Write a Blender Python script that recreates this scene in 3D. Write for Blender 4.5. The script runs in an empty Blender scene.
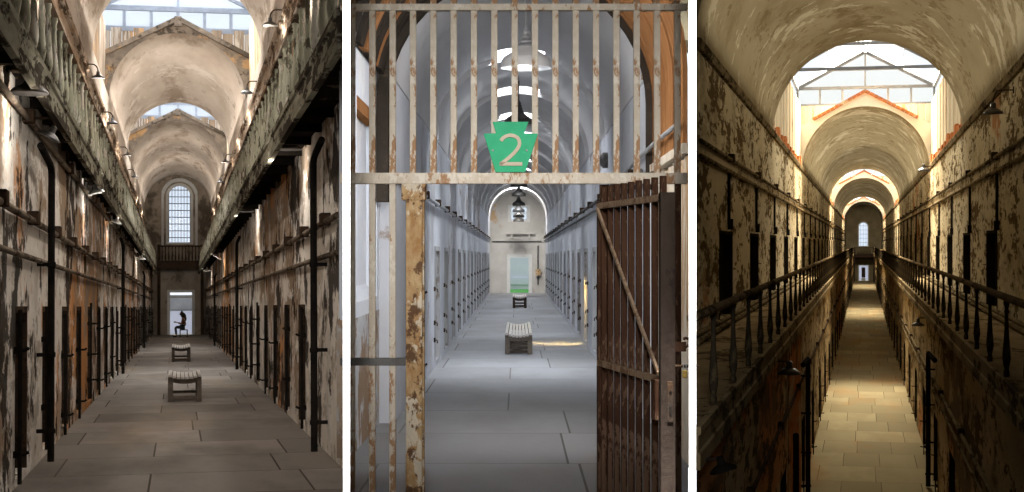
import bpy, bmesh, math, random
from math import sin, cos, pi, sqrt, atan2, radians
from mathutils import Matrix, Vector
random.seed(7)
SC = bpy.context.scene
COL = SC.collection
F = 1500.0                      # focal length in pixels of a 1024 x 492 frame
EYE = Vector((0, 0, 1.7))

# ------------------------------------------------------------------ materials
def new_mat(name):
    m = bpy.data.materials.new(name); m.use_nodes = True
    nt = m.node_tree; nt.nodes.clear()
    out = nt.nodes.new('ShaderNodeOutputMaterial')
    b = nt.nodes.new('ShaderNodeBsdfPrincipled')
    nt.links.new(b.outputs[0], out.inputs[0])
    return m, nt, b, out

def coords(nt, scale, seed=0.0, per_object=False):
    tc = nt.nodes.new('ShaderNodeTexCoord')
    mp = nt.nodes.new('ShaderNodeMapping')
    mp.inputs['Scale'].default_value = scale
    mp.inputs['Location'].default_value = (seed * 3.17, seed * 1.31, seed * 2.23)
    nt.links.new(tc.outputs['Object'], mp.inputs[0])
    if not per_object:
        return mp.outputs[0]
    oi = nt.nodes.new('ShaderNodeObjectInfo')
    mul = nt.nodes.new('ShaderNodeMath'); mul.operation = 'MULTIPLY'; mul.inputs[1].default_value = 37.0
    nt.links.new(oi.outputs['Random'], mul.inputs[0])
    ad = nt.nodes.new('ShaderNodeVectorMath'); ad.operation = 'ADD'
    nt.links.new(mp.outputs[0], ad.inputs[0]); nt.links.new(mul.outputs[0], ad.inputs[1])
    return ad.outputs[0]

def noise(nt, vec, detail=5, rough=.6, dist=0.0):
    n = nt.nodes.new('ShaderNodeTexNoise')
    n.inputs['Scale'].default_value = 1.0
    n.inputs['Detail'].default_value = detail
    n.inputs['Roughness'].default_value = rough
    n.inputs['Distortion'].default_value = dist
    nt.links.new(vec, n.inputs['Vector'])
    return n.outputs['Fac']

def ramp(nt, fac, lo, hi):
    r = nt.nodes.new('ShaderNodeMapRange'); r.clamp = True
    r.inputs['From Min'].default_value = lo; r.inputs['From Max'].default_value = hi
    nt.links.new(fac, r.inputs['Value'])
    return r.outputs[0]

def mix(nt, fac, a, b):
    m = nt.nodes.new('ShaderNodeMix'); m.data_type = 'RGBA'
    if isinstance(fac, float): m.inputs[0].default_value = fac
    else: nt.links.new(fac, m.inputs[0])
    for s, v in ((6, a), (7, b)):
        if isinstance(v, tuple): m.inputs[s].default_value = (*v, 1)
        else: nt.links.new(v, m.inputs[s])
    return m.outputs[2]

def weathered(name, base, base2, layers=(), scale=(1, 1, 1), rough=.9, bump=.3, bscale=None, metal=0.0, per_object=False):
    """base colour mottled with base2, then stains: (colour, scale xyz, threshold, softness, opacity)."""
    m, nt, b, out = new_mat(name)
    c = mix(nt, ramp(nt, noise(nt, coords(nt, scale, 1.0, per_object)), .35, .65), base, base2)
    h = None
    for i, (col, sc, th, soft, op) in enumerate(layers):
        fine = noise(nt, coords(nt, sc, 3.0 + i * 2.7, per_object), 7, .68, .2)
        big = noise(nt, coords(nt, tuple(.22 * q for q in sc), 5.0 + i * 1.9, per_object), 3, .5)
        ma = nt.nodes.new('ShaderNodeMath'); ma.operation = 'MULTIPLY_ADD'; ma.inputs[1].default_value = .7
        nt.links.new(big, ma.inputs[0]); nt.links.new(fine, ma.inputs[2])
        su = nt.nodes.new('ShaderNodeMath'); su.operation = 'SUBTRACT'; su.inputs[1].default_value = .35
        nt.links.new(ma.outputs[0], su.inputs[0])
        f = ramp(nt, su.outputs[0], th, th + soft)
        if op < 1:
            mm = nt.nodes.new('ShaderNodeMath'); mm.operation = 'MULTIPLY'; mm.inputs[1].default_value = op
            nt.links.new(f, mm.inputs[0]); f = mm.outputs[0]
        h = f
        c = mix(nt, f, c, col)
    nt.links.new(c, b.inputs['Base Color'])
    b.inputs['Roughness'].default_value = rough
    b.inputs['Metallic'].default_value = metal
    b.inputs['Specular IOR Level'].default_value = .5 if rough < .6 else .0
    if bump:
        bp = nt.nodes.new('ShaderNodeBump'); bp.inputs['Strength'].default_value = bump; bp.inputs['Distance'].default_value = .03
        bs = bscale or tuple(4 * s for s in scale)
        nt.links.new(noise(nt, coords(nt, bs, 9.0, per_object), 6, .65), bp.inputs['Height'])
        nt.links.new(bp.outputs[0], b.inputs['Normal'])
    return m

def flagstones(name, c1, c2, stain, row=1.5, width=1.5, warm=None, sheen=0.0):
    m, nt, b, out = new_mat(name)
    br = nt.nodes.new('ShaderNodeTexBrick')
    v = coords(nt, (1, 1, 1), .37)
    # gentle wobble so the joints are not ruled lines
    nt.links.new(v, br.inputs['Vector'])
    br.inputs['Color1'].default_value = (*c1, 1); br.inputs['Color2'].default_value = (*c2, 1)
    br.inputs['Mortar'].default_value = (c2[0] * .42, c2[1] * .40, c2[2] * .38, 1)
    br.inputs['Scale'].default_value = 1.0
    br.inputs['Mortar Size'].default_value = .012
    br.inputs['Mortar Smooth'].default_value = .3
    br.inputs['Bias'].default_value = 0
    br.inputs['Brick Width'].default_value = width
    br.inputs['Row Height'].default_value = row
    br.offset = .37; br.squash = 1.5; br.squash_frequency = 3
    c = br.outputs['Color']
    c = mix(nt, ramp(nt, noise(nt, coords(nt, (.9, .35, 1), 2)), .45, .75), c, stain)
    if warm:
        f = ramp(nt, noise(nt, coords(nt, (.5, .12, 1), 5), 4), .5, .72)
        mm = nt.nodes.new('ShaderNodeMath'); mm.operation = 'MULTIPLY'; mm.inputs[1].default_value = .6
        nt.links.new(f, mm.inputs[0])
        c = mix(nt, mm.outputs[0], c, warm)
    nt.links.new(c, b.inputs['Base Color'])
    b.inputs['Roughness'].default_value = .75
    b.inputs['Specular IOR Level'].default_value = sheen
    bp = nt.nodes.new('ShaderNodeBump'); bp.inputs['Strength'].default_value = .35; bp.inputs['Distance'].default_value = .03
    nt.links.new(noise(nt, coords(nt, (5, 2, 5), 8)), bp.inputs['Height'])
    nt.links.new(bp.outputs[0], b.inputs['Normal'])
    return m

def glass(name, tint, milk, milkcol):
    m, nt, b, out = new_mat(name)
    nt.nodes.remove(b)
    t = nt.nodes.new('ShaderNodeBsdfTransparent'); t.inputs[0].default_value = (*tint, 1)
    d = nt.nodes.new('ShaderNodeBsdfTranslucent'); d.inputs[0].default_value = (*milkcol, 1)
    g = nt.nodes.new('ShaderNodeBsdfGlossy'); g.inputs['Roughness'].default_value = .08
    m1 = nt.nodes.new('ShaderNodeMixShader'); m1.inputs[0].default_value = milk
    m2 = nt.nodes.new('ShaderNodeMixShader'); m2.inputs[0].default_value = .04
    nt.links.new(t.outputs[0], m1.inputs[1]); nt.links.new(d.outputs[0], m1.inputs[2])
    nt.links.new(m1.outputs[0], m2.inputs[1]); nt.links.new(g.outputs[0], m2.inputs[2])
    nt.links.new(m2.outputs[0], out.inputs[0])
    return m

MAT = {}
# --- west corridor
MAT['A_wall'] = weathered('peeling_plaster_brown', (.80, .75, .68), (.58, .525, .46), [
    ((.25, .16, .09), (.9, .45, .8), .50, .05, .85),
    ((.60, .28, .10), (.9, .40, .40), .555, .05, .85),
    ((.33, .27, .21), (3, 1.8, 3.6), .54, .05, .7),
    ((.80, .76, .70), (2.2, .9, 2.0), .575, .04, .85),
    ((.030, .022, .017), (2, 1.5, 1.5), .56, .035, .92)], (1.5, .7, 1.5), bump=.6, bscale=(7, 4, 8))
MAT['A_upper'] = weathered('upper_plaster', (.22, .185, .15), (.10, .085, .07), [
    ((.04, .03, .022), (2, .8, 1.2), .50, .06, .9),
    ((.36, .20, .09), (1, .4, .6), .60, .06, .7)], (1.5, .5, 1.5), bump=.4)
MAT['A_vault'] = weathered('vault_plaster_brown', (.52, .455, .39), (.40, .335, .275), [
    ((.22, .165, .12), (.9, .22, .9), .55, .12, .7),
    ((.14, .10, .07), (3, .8, 3), .62, .05, .5),
    ((.66, .60, .53), (1.2, .8, 1.2), .62, .04, .5)], (1, .25, 1), bump=.3, bscale=(5, 1.5, 5))
MAT['A_end'] = weathered('end_wall_plaster', (.46, .39, .31), (.30, .25, .195), [
    ((.10, .08, .06), (1.2, 1, .9), .52, .1, .8)], (1, 1, .8))
MAT['A_floor'] = flagstones('flagstone_grey_brown', (.26, .233, .207), (.165, .148, .132), (.13, .115, .102), 1.75, 1.45, warm=(.26, .20, .14))
MAT['A_rail'] = weathered('peeling_green_paint', (.52, .51, .40), (.36, .36, .27), [
    ((.08, .065, .045), (14, 10, 5), .54, .05, .9),
    ((.70, .66, .58), (18, 12, 6), .59, .04, .9)], (9, 6, 3), bump=.3, per_object=True)
MAT['A_fascia'] = weathered('fascia_paint', (.30, .285, .22), (.15, .135, .10), [
    ((.03, .023, .018), (6, 1.8, 8), .51, .05, .9)], (4, .8, 4), bump=.4)
MAT['A_rust'] = weathered('cornice_rusty', (.25, .165, .10), (.40, .32, .25), [
    ((.06, .04, .026), (6, 1.4, 8), .52, .05, .9),
    ((.52, .46, .38), (6, 1.2, 8), .58, .04, .8)], (3, .8, 5), bump=.3)
MAT['A_soffit'] = weathered('soffit_dark', (.022, .017, .014), (.012, .01, .008), [
    ((.10, .075, .05), (3, 1.2, 3), .58, .05, .8)], (2, 1, 2))  # near-black with brown patches, for gallery deck and joists
# --- whitewashed corridor
MAT['B_wall'] = weathered('whitewash_blue_grey', (.64, .65, .68), (.50, .51, .545), [
    ((.36, .345, .34), (1.2, .5, .5), .56, .10, .7),
    ((.27, .20, .14), (2.0, .9, 1.6), .635, .05, .75)], (1, .35, .6), bump=.25)
MAT['B_vault'] = weathered('whitewash_vault', (.62, .61, .61), (.54, .53, .53), [
    ((.42, .41, .40), (1, .4, 1), .60, .12, .5)], (1, .3, 1), bump=.15)
MAT['B_vest'] = weathered('vestibule_plaster', (.70, .73, .79), (.62, .65, .71), [
    ((.80, .80, .80), (1.5, .8, 1), .60, .05, .7)], (1, .6, 1), bump=.2)
MAT['B_peel'] = weathered('peeling_dado', (.52, .53, .55), (.42, .42, .43), [
    ((.27, .18, .11), (2.2, 1.6, 1.4), .50, .05, .9),
    ((.40, .31, .23), (5, 4, 4), .56, .05, .8)], (2, 1, 2), bump=.5)
MAT['B_floor'] = flagstones('flagstone_grey', (.30, .30, .31), (.25, .25, .255), (.22, .215, .21), 2.2, 1.7, sheen=.1)
MAT['B_end'] = weathered('end_wall_white', (.62, .60, .56), (.50, .48, .44), [
    ((.36, .33, .29), (1.5, 1, 1), .57, .08, .7),
    ((.55, .33, .12), (.8, 1, .8), .66, .05, .7)], (1, 1, 1))
MAT['B_brick'] = weathered('broken_brick_edge', (.48, .36, .26), (.34, .23, .16), [
    ((.06, .05, .04), (12, 6, 12), .54, .04, .9)], (9, 4, 9), bump=.6)
MAT['gate'] = weathered('gate_cream_rust', (.66, .59, .49), (.57, .49, .385), [
    ((.34, .17, .07), (16, 16, 7), .59, .05, .85),
    ((.76, .70, .60), (30, 30, 16), .57, .05, .7)], (22, 22, 12), rough=.65, bump=.4, bscale=(60, 60, 60))
MAT['gate_post'] = weathered('gate_post_rust', (.52, .37, .20), (.36, .20, .085), [
    ((.10, .05, .03), (14, 14, 11), .54, .05, .9),
    ((.68, .60, .47), (18, 18, 12), .55, .05, .85)], (20, 20, 12), rough=.7, bump=.5, bscale=(60, 60, 40))
MAT['leaf'] = weathered('leaf_red_brown', (.060, .030, .018), (.042, .021, .013), [
    ((.17, .105, .068), (26, 26, 7), .58, .04, .6)], (8, 8, 3), rough=.65, bump=.2)
MAT['leaf_grey'] = weathered('leaf_grey_brown', (.052, .038, .030), (.036, .026, .02), [
    ((.022, .016, .014), (8, 8, 4), .56, .06, .7)], (8, 8, 4), rough=.6)
MAT['leaf_rail'] = weathered('leaf_tan', (.40, .29, .20), (.27, .18, .115), [
    ((.16, .09, .05), (20, 20, 20), .56, .05, .8)], (20, 20, 20), rough=.7)
MAT['sign'] = weathered('sign_green', (.055, .40, .20), (.065, .44, .225), [
    ((.05, .34, .17), (8, 8, 8), .60, .1, .5)], (10, 10, 10), rough=.6, bump=.12, bscale=(90, 90, 90))
MAT['numeral'] = weathered('numeral_cream', (.62, .52, .40), (.56, .47, .36), [], (20, 20, 20), rough=.6)
MAT['timber'] = weathered('centering_timber', (.36, .175, .075), (.27, .125, .05), [
    ((.19, .085, .035), (1.5, 9, 1.5), .55, .1, .7)], (1.5, 5, 1.5), rough=.75, bump=.2)
MAT['timber_dark'] = weathered('centering_timber_dark', (.055, .045, .036), (.035, .028, .022), [
    ((.11, .085, .06), (3, 8, 3), .6, .08, .6)], (2, 5, 2), rough=.8)
MAT['plank_white'] = weathered('plank_cream', (.66, .60, .51), (.56, .49, .39), [
    ((.40, .24, .12), (5, 5, .8), .60, .06, .8)], (4, 4, .5), rough=.8)
# --- east corridor
MAT['C_wall'] = weathered('plaster_ochre_flaking', (.68, .58, .39), (.55, .46, .295), [
    ((.46, .19, .07), (.8, .12, .25), .62, .04, .85),
    ((.30, .235, .14), (1, .3, .7), .54, .10, .7),
    ((.125, .082, .038), (3.2, 1.4, 5.2), .515, .04, .95),
    ((.64, .56, .40), (4, 1.4, 5.0), .58, .04, .7)], (1.2, .3, 1.0), bump=.6, bscale=(8, 3, 10))
MAT['C_low'] = weathered('plaster_ochre_low', (.62, .49, .295), (.45, .34, .195), [
    ((.62, .26, .10), (.9, .11, .25), .56, .05, .8),
    ((.18, .125, .065), (1, .35, .9), .52, .07, .8),
    ((.12, .078, .036), (2.6, 1.3, 4.5), .53, .05, .92)], (1.4, .4, 1.2), bump=.6, bscale=(8, 3, 9))
MAT['C_vault'] = weathered('vault_ochre', (.36, .30, .195), (.29, .24, .15), [
    ((.20, .145, .075), (.6, .35, .6), .53, .14, .6),
    ((.17, .12, .06), (4.0, 1.8, 4.0), .57, .06, .6),
    ((.62, .55, .41), (1.3, 1.1, 1.3), .595, .03, .6)], (.7, .25, .7), bump=.5, bscale=(4, 1.5, 4))
MAT['C_spandrel'] = weathered('gable_cream', (.74, .69, .58), (.66, .60, .48), [], (1, 1, 1), bump=.15)
MAT['C_end'] = weathered('end_ochre', (.27, .215, .125), (.19, .15, .085), [], (1, 1, 1))
MAT['C_floor'] = flagstones('flagstone_ochre', (.43, .35, .20), (.28, .23, .135), (.31, .245, .14), 2.7, 1.0, warm=(.40, .20, .075))
MAT['C_deck'] = weathered('gallery_deck', (.40, .30, .17), (.27, .195, .105), [
    ((.045, .03, .015), (6, 3, 6), .56, .05, .7)], (2, .8, 2), bump=.5)
MAT['C_edge'] = weathered('gallery_edge', (.40, .31, .18), (.26, .195, .11), [
    ((.05, .035, .02), (4, 1.5, 4), .54, .06, .8)], (2, .8, 2), bump=.5)
MAT['C_rail'] = weathered('rail_dark_iron', (.035, .028, .02), (.055, .043, .028), [
    ((.15, .115, .06), (10, 4, 10), .66, .06, .5)], (6, 3, 6), rough=.7, bump=.2)
MAT['C_handrail'] = weathered('handrail_worn', (.24, .17, .095), (.13, .092, .052), [
    ((.03, .022, .015), (6, 1.5, 6), .54, .06, .8)], (4, 1, 4), rough=.95)
MAT['brick'] = weathered('brick_orange', (.42, .155, .055), (.30, .10, .04), [
    ((.52, .40, .26), (4, 1.5, 4), .62, .05, .8)], (5, 2, 5), bump=.5)
MAT['brick_raw'] = weathered('bare_brick', (.52, .21, .075), (.36, .13, .045), [
    ((.42, .33, .20), (4, .5, 1.2), .56, .05, .8),
    ((.07, .045, .02), (4, .8, 2), .60, .05, .8)], (5, 1, 5), bump=.5)
MAT['board_cream'] = weathered('board_cream', (.56, .48, .34), (.44, .36, .24), [
    ((.36, .17, .07), (3, 3, .8), .60, .04, .8)], (4, 2, .4), bump=.3)
MAT['board_brown'] = weathered('board_brown', (.27, .21, .155), (.14, .11, .085), [
    ((.42, .235, .095), (2.6, 2.2, .5), .60, .05, .8),
    ((.42, .38, .33), (5, 5, .5), .54, .05, .8)], (4, 2, .4), bump=.3)
MAT['gable_wood'] = weathered('gable_wood', (.25, .20, .155), (.12, .10, .082), [
    ((.045, .036, .028), (4, 2, 4), .54, .06, .8),
    ((.42, .25, .115), (1.2, 2, 1.2), .56, .06, .85)], (4, 2, 4), bump=.3)
# --- common
MAT['iron'] = weathered('black_iron', (.014, .013, .012), (.024, .02, .017), [], (5, 5, 5), rough=.65)
MAT['iron_rust'] = weathered('rusty_iron', (.045, .035, .028), (.085, .05, .03), [
    ((.02, .016, .014), (9, 9, 9), .55, .08, .8)], (6, 6, 6), rough=.7)
MAT['pipe_pale'] = weathered('painted_pipe', (.21, .17, .13), (.13, .10, .075), [
    ((.05, .037, .028), (8, 2, 8), .53, .06, .8)], (6, 1.5, 6), rough=.7)
MAT['pipe_ochre'] = weathered('painted_pipe_ochre', (.26, .20, .115), (.16, .12, .068), [
    ((.03, .022, .013), (8, 2, 8), .53, .06, .8)], (6, 1.5, 6), rough=.8)
MAT['pipe_grey'] = weathered('galvanised_pipe', (.42, .43, .44), (.30, .30, .31), [], (6, 3, 6), rough=.5, metal=.3)
MAT['pipe_shade'] = weathered('grey_conduit', (.17, .165, .16), (.10, .095, .09), [], (6, 3, 6), rough=.6)
MAT['enamel'] = weathered('white_enamel', (.72, .72, .72), (.62, .62, .62), [], (5, 5, 5), rough=.3, bump=0)
MAT['enamel_dark'] = weathered('dark_enamel', (.065, .06, .055), (.045, .04, .036), [], (5, 5, 5), rough=.4, bump=0)
MAT['door_A'] = weathered('cell_door_wood', (.27, .165, .09), (.15, .09, .052), [
    ((.50, .46, .41), (5, 5, .8), .58, .05, .8),
    ((.03, .022, .018), (6, 6, .8), .58, .05, .9)], (4, 4, .6), bump=.4, per_object=True)
MAT['door_B'] = weathered('cell_door_pale', (.47, .47, .47), (.37, .365, .36), [
    ((.20, .165, .13), (4, 4, 1.2), .62, .05, .8)], (2, 2, 1), bump=.2, per_object=True)
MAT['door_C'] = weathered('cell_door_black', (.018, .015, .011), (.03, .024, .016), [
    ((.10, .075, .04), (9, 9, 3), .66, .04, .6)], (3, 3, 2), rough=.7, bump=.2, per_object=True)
MAT['door_low'] = weathered('cell_door_ochre', (.20, .14, .075), (.10, .07, .038), [
    ((.46, .20, .08), (3, 3, .8), .62, .06, .8)], (3, 3, .6), bump=.3, per_object=True)
MAT['bench'] = weathered('bench_grey_wood', (.17, .145, .12), (.12, .10, .082), [], (14, 2, 14), rough=.8)
MAT['bench_dark'] = weathered('bench_dark_wood', (.075, .058, .045), (.05, .04, .032), [], (14, 2, 14), rough=.8)
MAT['slat'] = weathered('bench_slat_pale', (.60, .57, .53), (.50, .47, .44), [], (14, 2, 14), rough=.7)
MAT['white_frame'] = weathered('white_frame_paint', (.72, .72, .70), (.64, .64, .62), [], (4, 4, 4), rough=.6, bump=.1)
MAT['steel_blue'] = weathered('skylight_steel', (.17, .20, .25), (.13, .155, .20), [], (4, 4, 4), rough=.5, bump=0)
MAT['steel_pale'] = weathered('skylight_steel_pale', (.17, .17, .165), (.13, .13, .125), [], (4, 4, 4), rough=.5, bump=0)
MAT['added_divider'] = weathered('divider_white', (.93, .93, .93), (.91, .91, .91), [], (3, 3, 3), rough=.8, bump=.05)
MAT['hub'] = weathered('hub_plaster', (.16, .14, .12), (.11, .095, .08), [], (1, 1, 1), bump=.2)
MAT['glass'] = glass('dusty_glass', (.93, .95, .97), .07, (.9, .93, .97))
MAT['glass_far'] = glass('wavy_glass', (.80, .86, .95), .35, (.75, .82, .92))
MAT['glass_cream'] = glass('cream_glass', (.93, .92, .87), .15, (.92, .90, .82))
MAT['grass'] = weathered('lawn', (.10, .34, .09), (.16, .42, .14), [], (2, 2, 2))
MAT['stone_out'] = weathered('outer_stone', (.24, .24, .25), (.34, .34, .35), [], (.8, .8, .8))
MAT['stone_pale'] = weathered('outer_pale', (.78, .80, .95), (.66, .69, .84), [], (.4, .4, .4))
MAT['gravel'] = weathered('outer_gravel', (.55, .53, .50), (.46, .44, .42), [], (3, 3, 3))
MAT['skin'] = weathered('skin', (.36, .22, .155), (.33, .20, .14), [], (9, 9, 9), rough=.6, bump=0)
MAT['hair'] = weathered('dark_hair', (.025, .018, .014), (.04, .028, .02), [], (40, 40, 6), rough=.6)
MAT['shirt'] = weathered('rust_shirt', (.18, .075, .05), (.14, .058, .04), [], (9, 9, 9))
MAT['trousers'] = weathered('dark_trousers', (.03, .03, .035), (.045, .044, .05), [], (9, 9, 9))

# ------------------------------------------------------------------ mesh builder
class MB:
    def __init__(s): s.v = []; s.f = []; s.m = []; s.mi = 0
    def add(s, vs, fs):
        o = len(s.v); s.v += [tuple(p) for p in vs]
        s.f += [tuple(i + o for i in f) for f in fs]; s.m += [s.mi] * len(fs); return s
    def box(s, x0, x1, y0, y1, z0, z1):
        if x0 > x1: x0, x1 = x1, x0
        vs = [(x, y, z) for z in (z0, z1) for y in (y0, y1) for x in (x0, x1)]
        return s.add(vs, [(0, 2, 3, 1), (4, 5, 7, 6), (0, 1, 5, 4), (2, 6, 7, 3), (0, 4, 6, 2), (1, 3, 7, 5)])
    def bar(s, a, b, w, h, up=(0, 0, 1)):
        a = Vector(a); b = Vector(b); d = (b - a).normalized(); u = Vector(up)
        if abs(d.dot(u)) > .98: u = Vector((0, 1, 0))
        sx = d.cross(u).normalized() * (w / 2); sz = sx.cross(d).normalized() * (h / 2)
        vs = [p + i * sx + j * sz for p in (a, b) for i, j in ((-1, -1), (1, -1), (1, 1), (-1, 1))]
        return s.add(vs, [(3, 2, 1, 0), (4, 5, 6, 7), (0, 1, 5, 4), (1, 2, 6, 5), (2, 3, 7, 6), (3, 0, 4, 7)])
    def tube(s, pts, r, n=10):
        pts = [Vector(p) for p in pts]; rings = []
        rr = r if isinstance(r, (list, tuple)) else [r] * len(pts)
        ref = None
        for i, p in enumerate(pts):
            d = (pts[min(i + 1, len(pts) - 1)] - pts[max(i - 1, 0)]).normalized()
            if ref is None: ref = Vector((0, 0, 1)) if abs(d.z) < .9 else Vector((1, 0, 0))
            a = d.cross(ref).normalized(); b = a.cross(d).normalized(); ref = b
            rings.append([p + rr[i] * (cos(2 * pi * k / n) * a + sin(2 * pi * k / n) * b) for k in range(n)])
        vs = [q for r_ in rings for q in r_]; fs = []
        for i in range(len(pts) - 1):
            for k in range(n):
                k2 = (k + 1) % n
                fs.append((i * n + k, i * n + k2, (i + 1) * n + k2, (i + 1) * n + k))
        fs.append(tuple(range(n - 1, -1, -1))); fs.append(tuple((len(pts) - 1) * n + k for k in range(n)))
        fs = [tuple(reversed(f)) for f in fs]
        return s.add(vs, fs)
    def lathe(s, prof, c=(0, 0, 0), n=20, M=None):
        vs = []; fs = []
        for r, z in prof:
            for k in range(n):
                p = Vector((r * cos(2 * pi * k / n), r * sin(2 * pi * k / n), z))
                if M is not None: p = M @ p
                vs.append(p + Vector(c))
        for i in range(len(prof) - 1):
            for k in range(n):
                k2 = (k + 1) % n
                fs.append((i * n + k, i * n + k2, (i + 1) * n + k2, (i + 1) * n + k))
        fs.append(tuple(range(n - 1, -1, -1))); fs.append(tuple((len(prof) - 1) * n + k for k in range(n)))
        return s.add(vs, fs)
    def ext_y(s, poly, y0, y1):            # (x,z) outline swept along y
        n = len(poly)
        vs = [(x, y0, z) for x, z in poly] + [(x, y1, z) for x, z in poly]
        fs = [(i, (i + 1) % n, (i + 1) % n + n, i + n) for i in range(n)]
        fs += [tuple(range(n - 1, -1, -1)), tuple(range(n, 2 * n))]
        return s.add(vs, fs)
    def ext_z(s, poly, z0, z1):            # (x,y) outline raised
        n = len(poly)
        vs = [(x, y, z0) for x, y in poly] + [(x, y, z1) for x, y in poly]
        fs = [(i, (i + 1) % n, (i + 1) % n + n, i + n) for i in range(n)]
        fs += [tuple(range(n - 1, -1, -1)), tuple(range(n, 2 * n))]
        return s.add(vs, fs)

def link_mesh(name, mb, mat, smooth=None, bevel=0):
    me = bpy.data.meshes.new(name)
    me.from_pydata(mb.v, [], mb.f)
    mats = mat if isinstance(mat, list) else [mat]
    for m in mats: me.materials.append(m)
    if len(mats) > 1:
        for p, i in zip(me.polygons, mb.m): p.material_index = i
    bm = bmesh.new(); bm.from_mesh(me); bmesh.ops.recalc_face_normals(bm, faces=bm.faces); bm.to_mesh(me); bm.free()
    if smooth:
        for p in me.polygons: p.use_smooth = True
        me.set_sharp_from_angle(angle=radians(smooth))
    o = bpy.data.objects.new(name, me); COL.objects.link(o)
    if bevel:
        b = o.modifiers.new('Bevel', 'BEVEL'); b.width = bevel; b.segments = 2; b.limit_method = 'ANGLE'
    return o

def tag(o, label, cat, group=None):
    o['label'] = label; o['category'] = cat
    if group: o['group'] = group
    return o
def part(name, mb, mat, parent, smooth=None, bevel=0, label=None, loc=None, data=None):
    o = link_mesh(name, mb, mat, smooth, bevel); o.parent = parent
    if loc: o.location = loc
    if label: o['label'] = label
    return o
def part_copy(src, parent, loc):
    c = src.copy(); COL.objects.link(c); c.parent = parent; c.location = loc
    return c
def children(o, pool=None): return [c for c in o.children]
def dup(root, M, label, group=None):
    r = root.copy(); COL.objects.link(r); r.matrix_world = M; r['label'] = label
    if group: r['group'] = group
    for ch in list(root.children):
        c = ch.copy(); COL.objects.link(c); c.parent = r
        for g in list(ch.children):
            d = g.copy(); COL.objects.link(d); d.parent = c
    return r

class Wing:
    """A corridor: local x across, y along its axis, z up from its floor; the eye is h above its floor."""
    def __init__(s, vx, vy, h):
        s.h = h
        ey = Vector(((vx - 512) / F, 1, (246 - vy) / F)).normalized()
        ex = ey.cross(Vector((0, 0, 1))).normalized(); ez = ex.cross(ey)
        R = Matrix((ex, ey, ez)).transposed().to_4x4()
        s.R = R; s.M = Matrix.Translation(EYE) @ R @ Matrix.Translation((0, 0, -h))
        s.inv = s.M.inverted()
    def at(s, loc=(0, 0, 0), rz=0):
        return s.M @ Matrix.Translation(loc) @ Matrix.Rotation(rz, 4, 'Z')
    def plane_x(s, k, y):
        """local x where the upright plane world x = k * world y (an added divider) crosses local y."""
        a = s.R.to_3x3() @ Vector((1, 0, 0)); b = s.R.to_3x3() @ Vector((0, 1, 0))
        # x*a.x + y*b.x = k (x*a.y + y*b.y)
        return y * (k * b.y - b.x) / (a.x - k * a.y)
    def plane_y(s, k, x):
        a = s.R.to_3x3() @ Vector((1, 0, 0)); b = s.R.to_3x3() @ Vector((0, 1, 0))
        return x * (a.x - k * a.y) / (k * b.y - b.x)

def thing(name, label, cat, wing, loc=(0, 0, 0), rz=0, group=None):
    o = bpy.data.objects.new(name, None); COL.objects.link(o); o.empty_display_size = .1
    o.matrix_world = wing.at(loc, rz); tag(o, label, cat, group); return o
def single(name, mb, mat, label, cat, wing, loc=(0, 0, 0), rz=0, group=None, smooth=None, bevel=0):
    o = link_mesh(name, mb, mat, smooth, bevel); o.matrix_world = wing.at(loc, rz); return tag(o, label, cat, group)
def struct(name, mb, mat, wing, smooth=None):
    o = link_mesh(name, mb, mat, smooth)
    if wing: o.matrix_world = wing.M
    o['kind'] = 'structure'; return o

A = Wing(178, 307, 1.64)
B = Wing(517, 257, 1.75)
C = Wing(863, 243, 6.2)
K1 = (346.5 - 512) / F          # added white divider between the first two corridors
K2 = (692.5 - 512) / F          # added white divider between the last two
K1L, K1R = (343.0 - 512) / F, (350.0 - 512) / F
K2L, K2R = (689.2 - 512) / F, (696.0 - 512) / F

ORD = ['first', 'second', 'third', 'fourth', 'fifth', 'sixth', 'seventh', 'eighth', 'ninth', 'tenth', 'eleventh', 'twelfth',
       'thirteenth', 'fourteenth', 'fifteenth', 'sixteenth', 'seventeenth', 'eighteenth', 'nineteenth', 'twentieth']
def ordinal(i):
    if i < 20: return ORD[i]
    return 'twenty-' + ORD[i - 20] if i < 29 else 'thirtieth'

# ------------------------------------------------------------------ building blocks
def wall_run(sgn, x, thick, y0, y1, z0, z1, doors, dz0, dz1, recess, slant=None):
    """wall with recessed doorways; doors = [(ya, yb)]; sgn -1 left, +1 right."""
    mb = MB(); xo = x + sgn * thick; xr = x + sgn * recess
    cur = y0
    for ya, yb in doors:
        if ya < y0 + .05 or yb > y1: continue
        if slant and cur == y0: mb.ext_z([(x, slant(x)), (xo, max(slant(xo), slant(x))), (xo, ya), (x, ya)], z0, z1)
        else: mb.box(x, xo, cur, ya, z0, z1)
        mb.box(x, xo, ya, yb, dz1, z1)
        if dz0 > z0: mb.box(x, xo, ya, yb, z0, dz0)
        mb.box(xr, xo, ya, yb, dz0, dz1)
        cur = yb
    mb.box(x, xo, cur, y1, z0, z1)
    return mb

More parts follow.
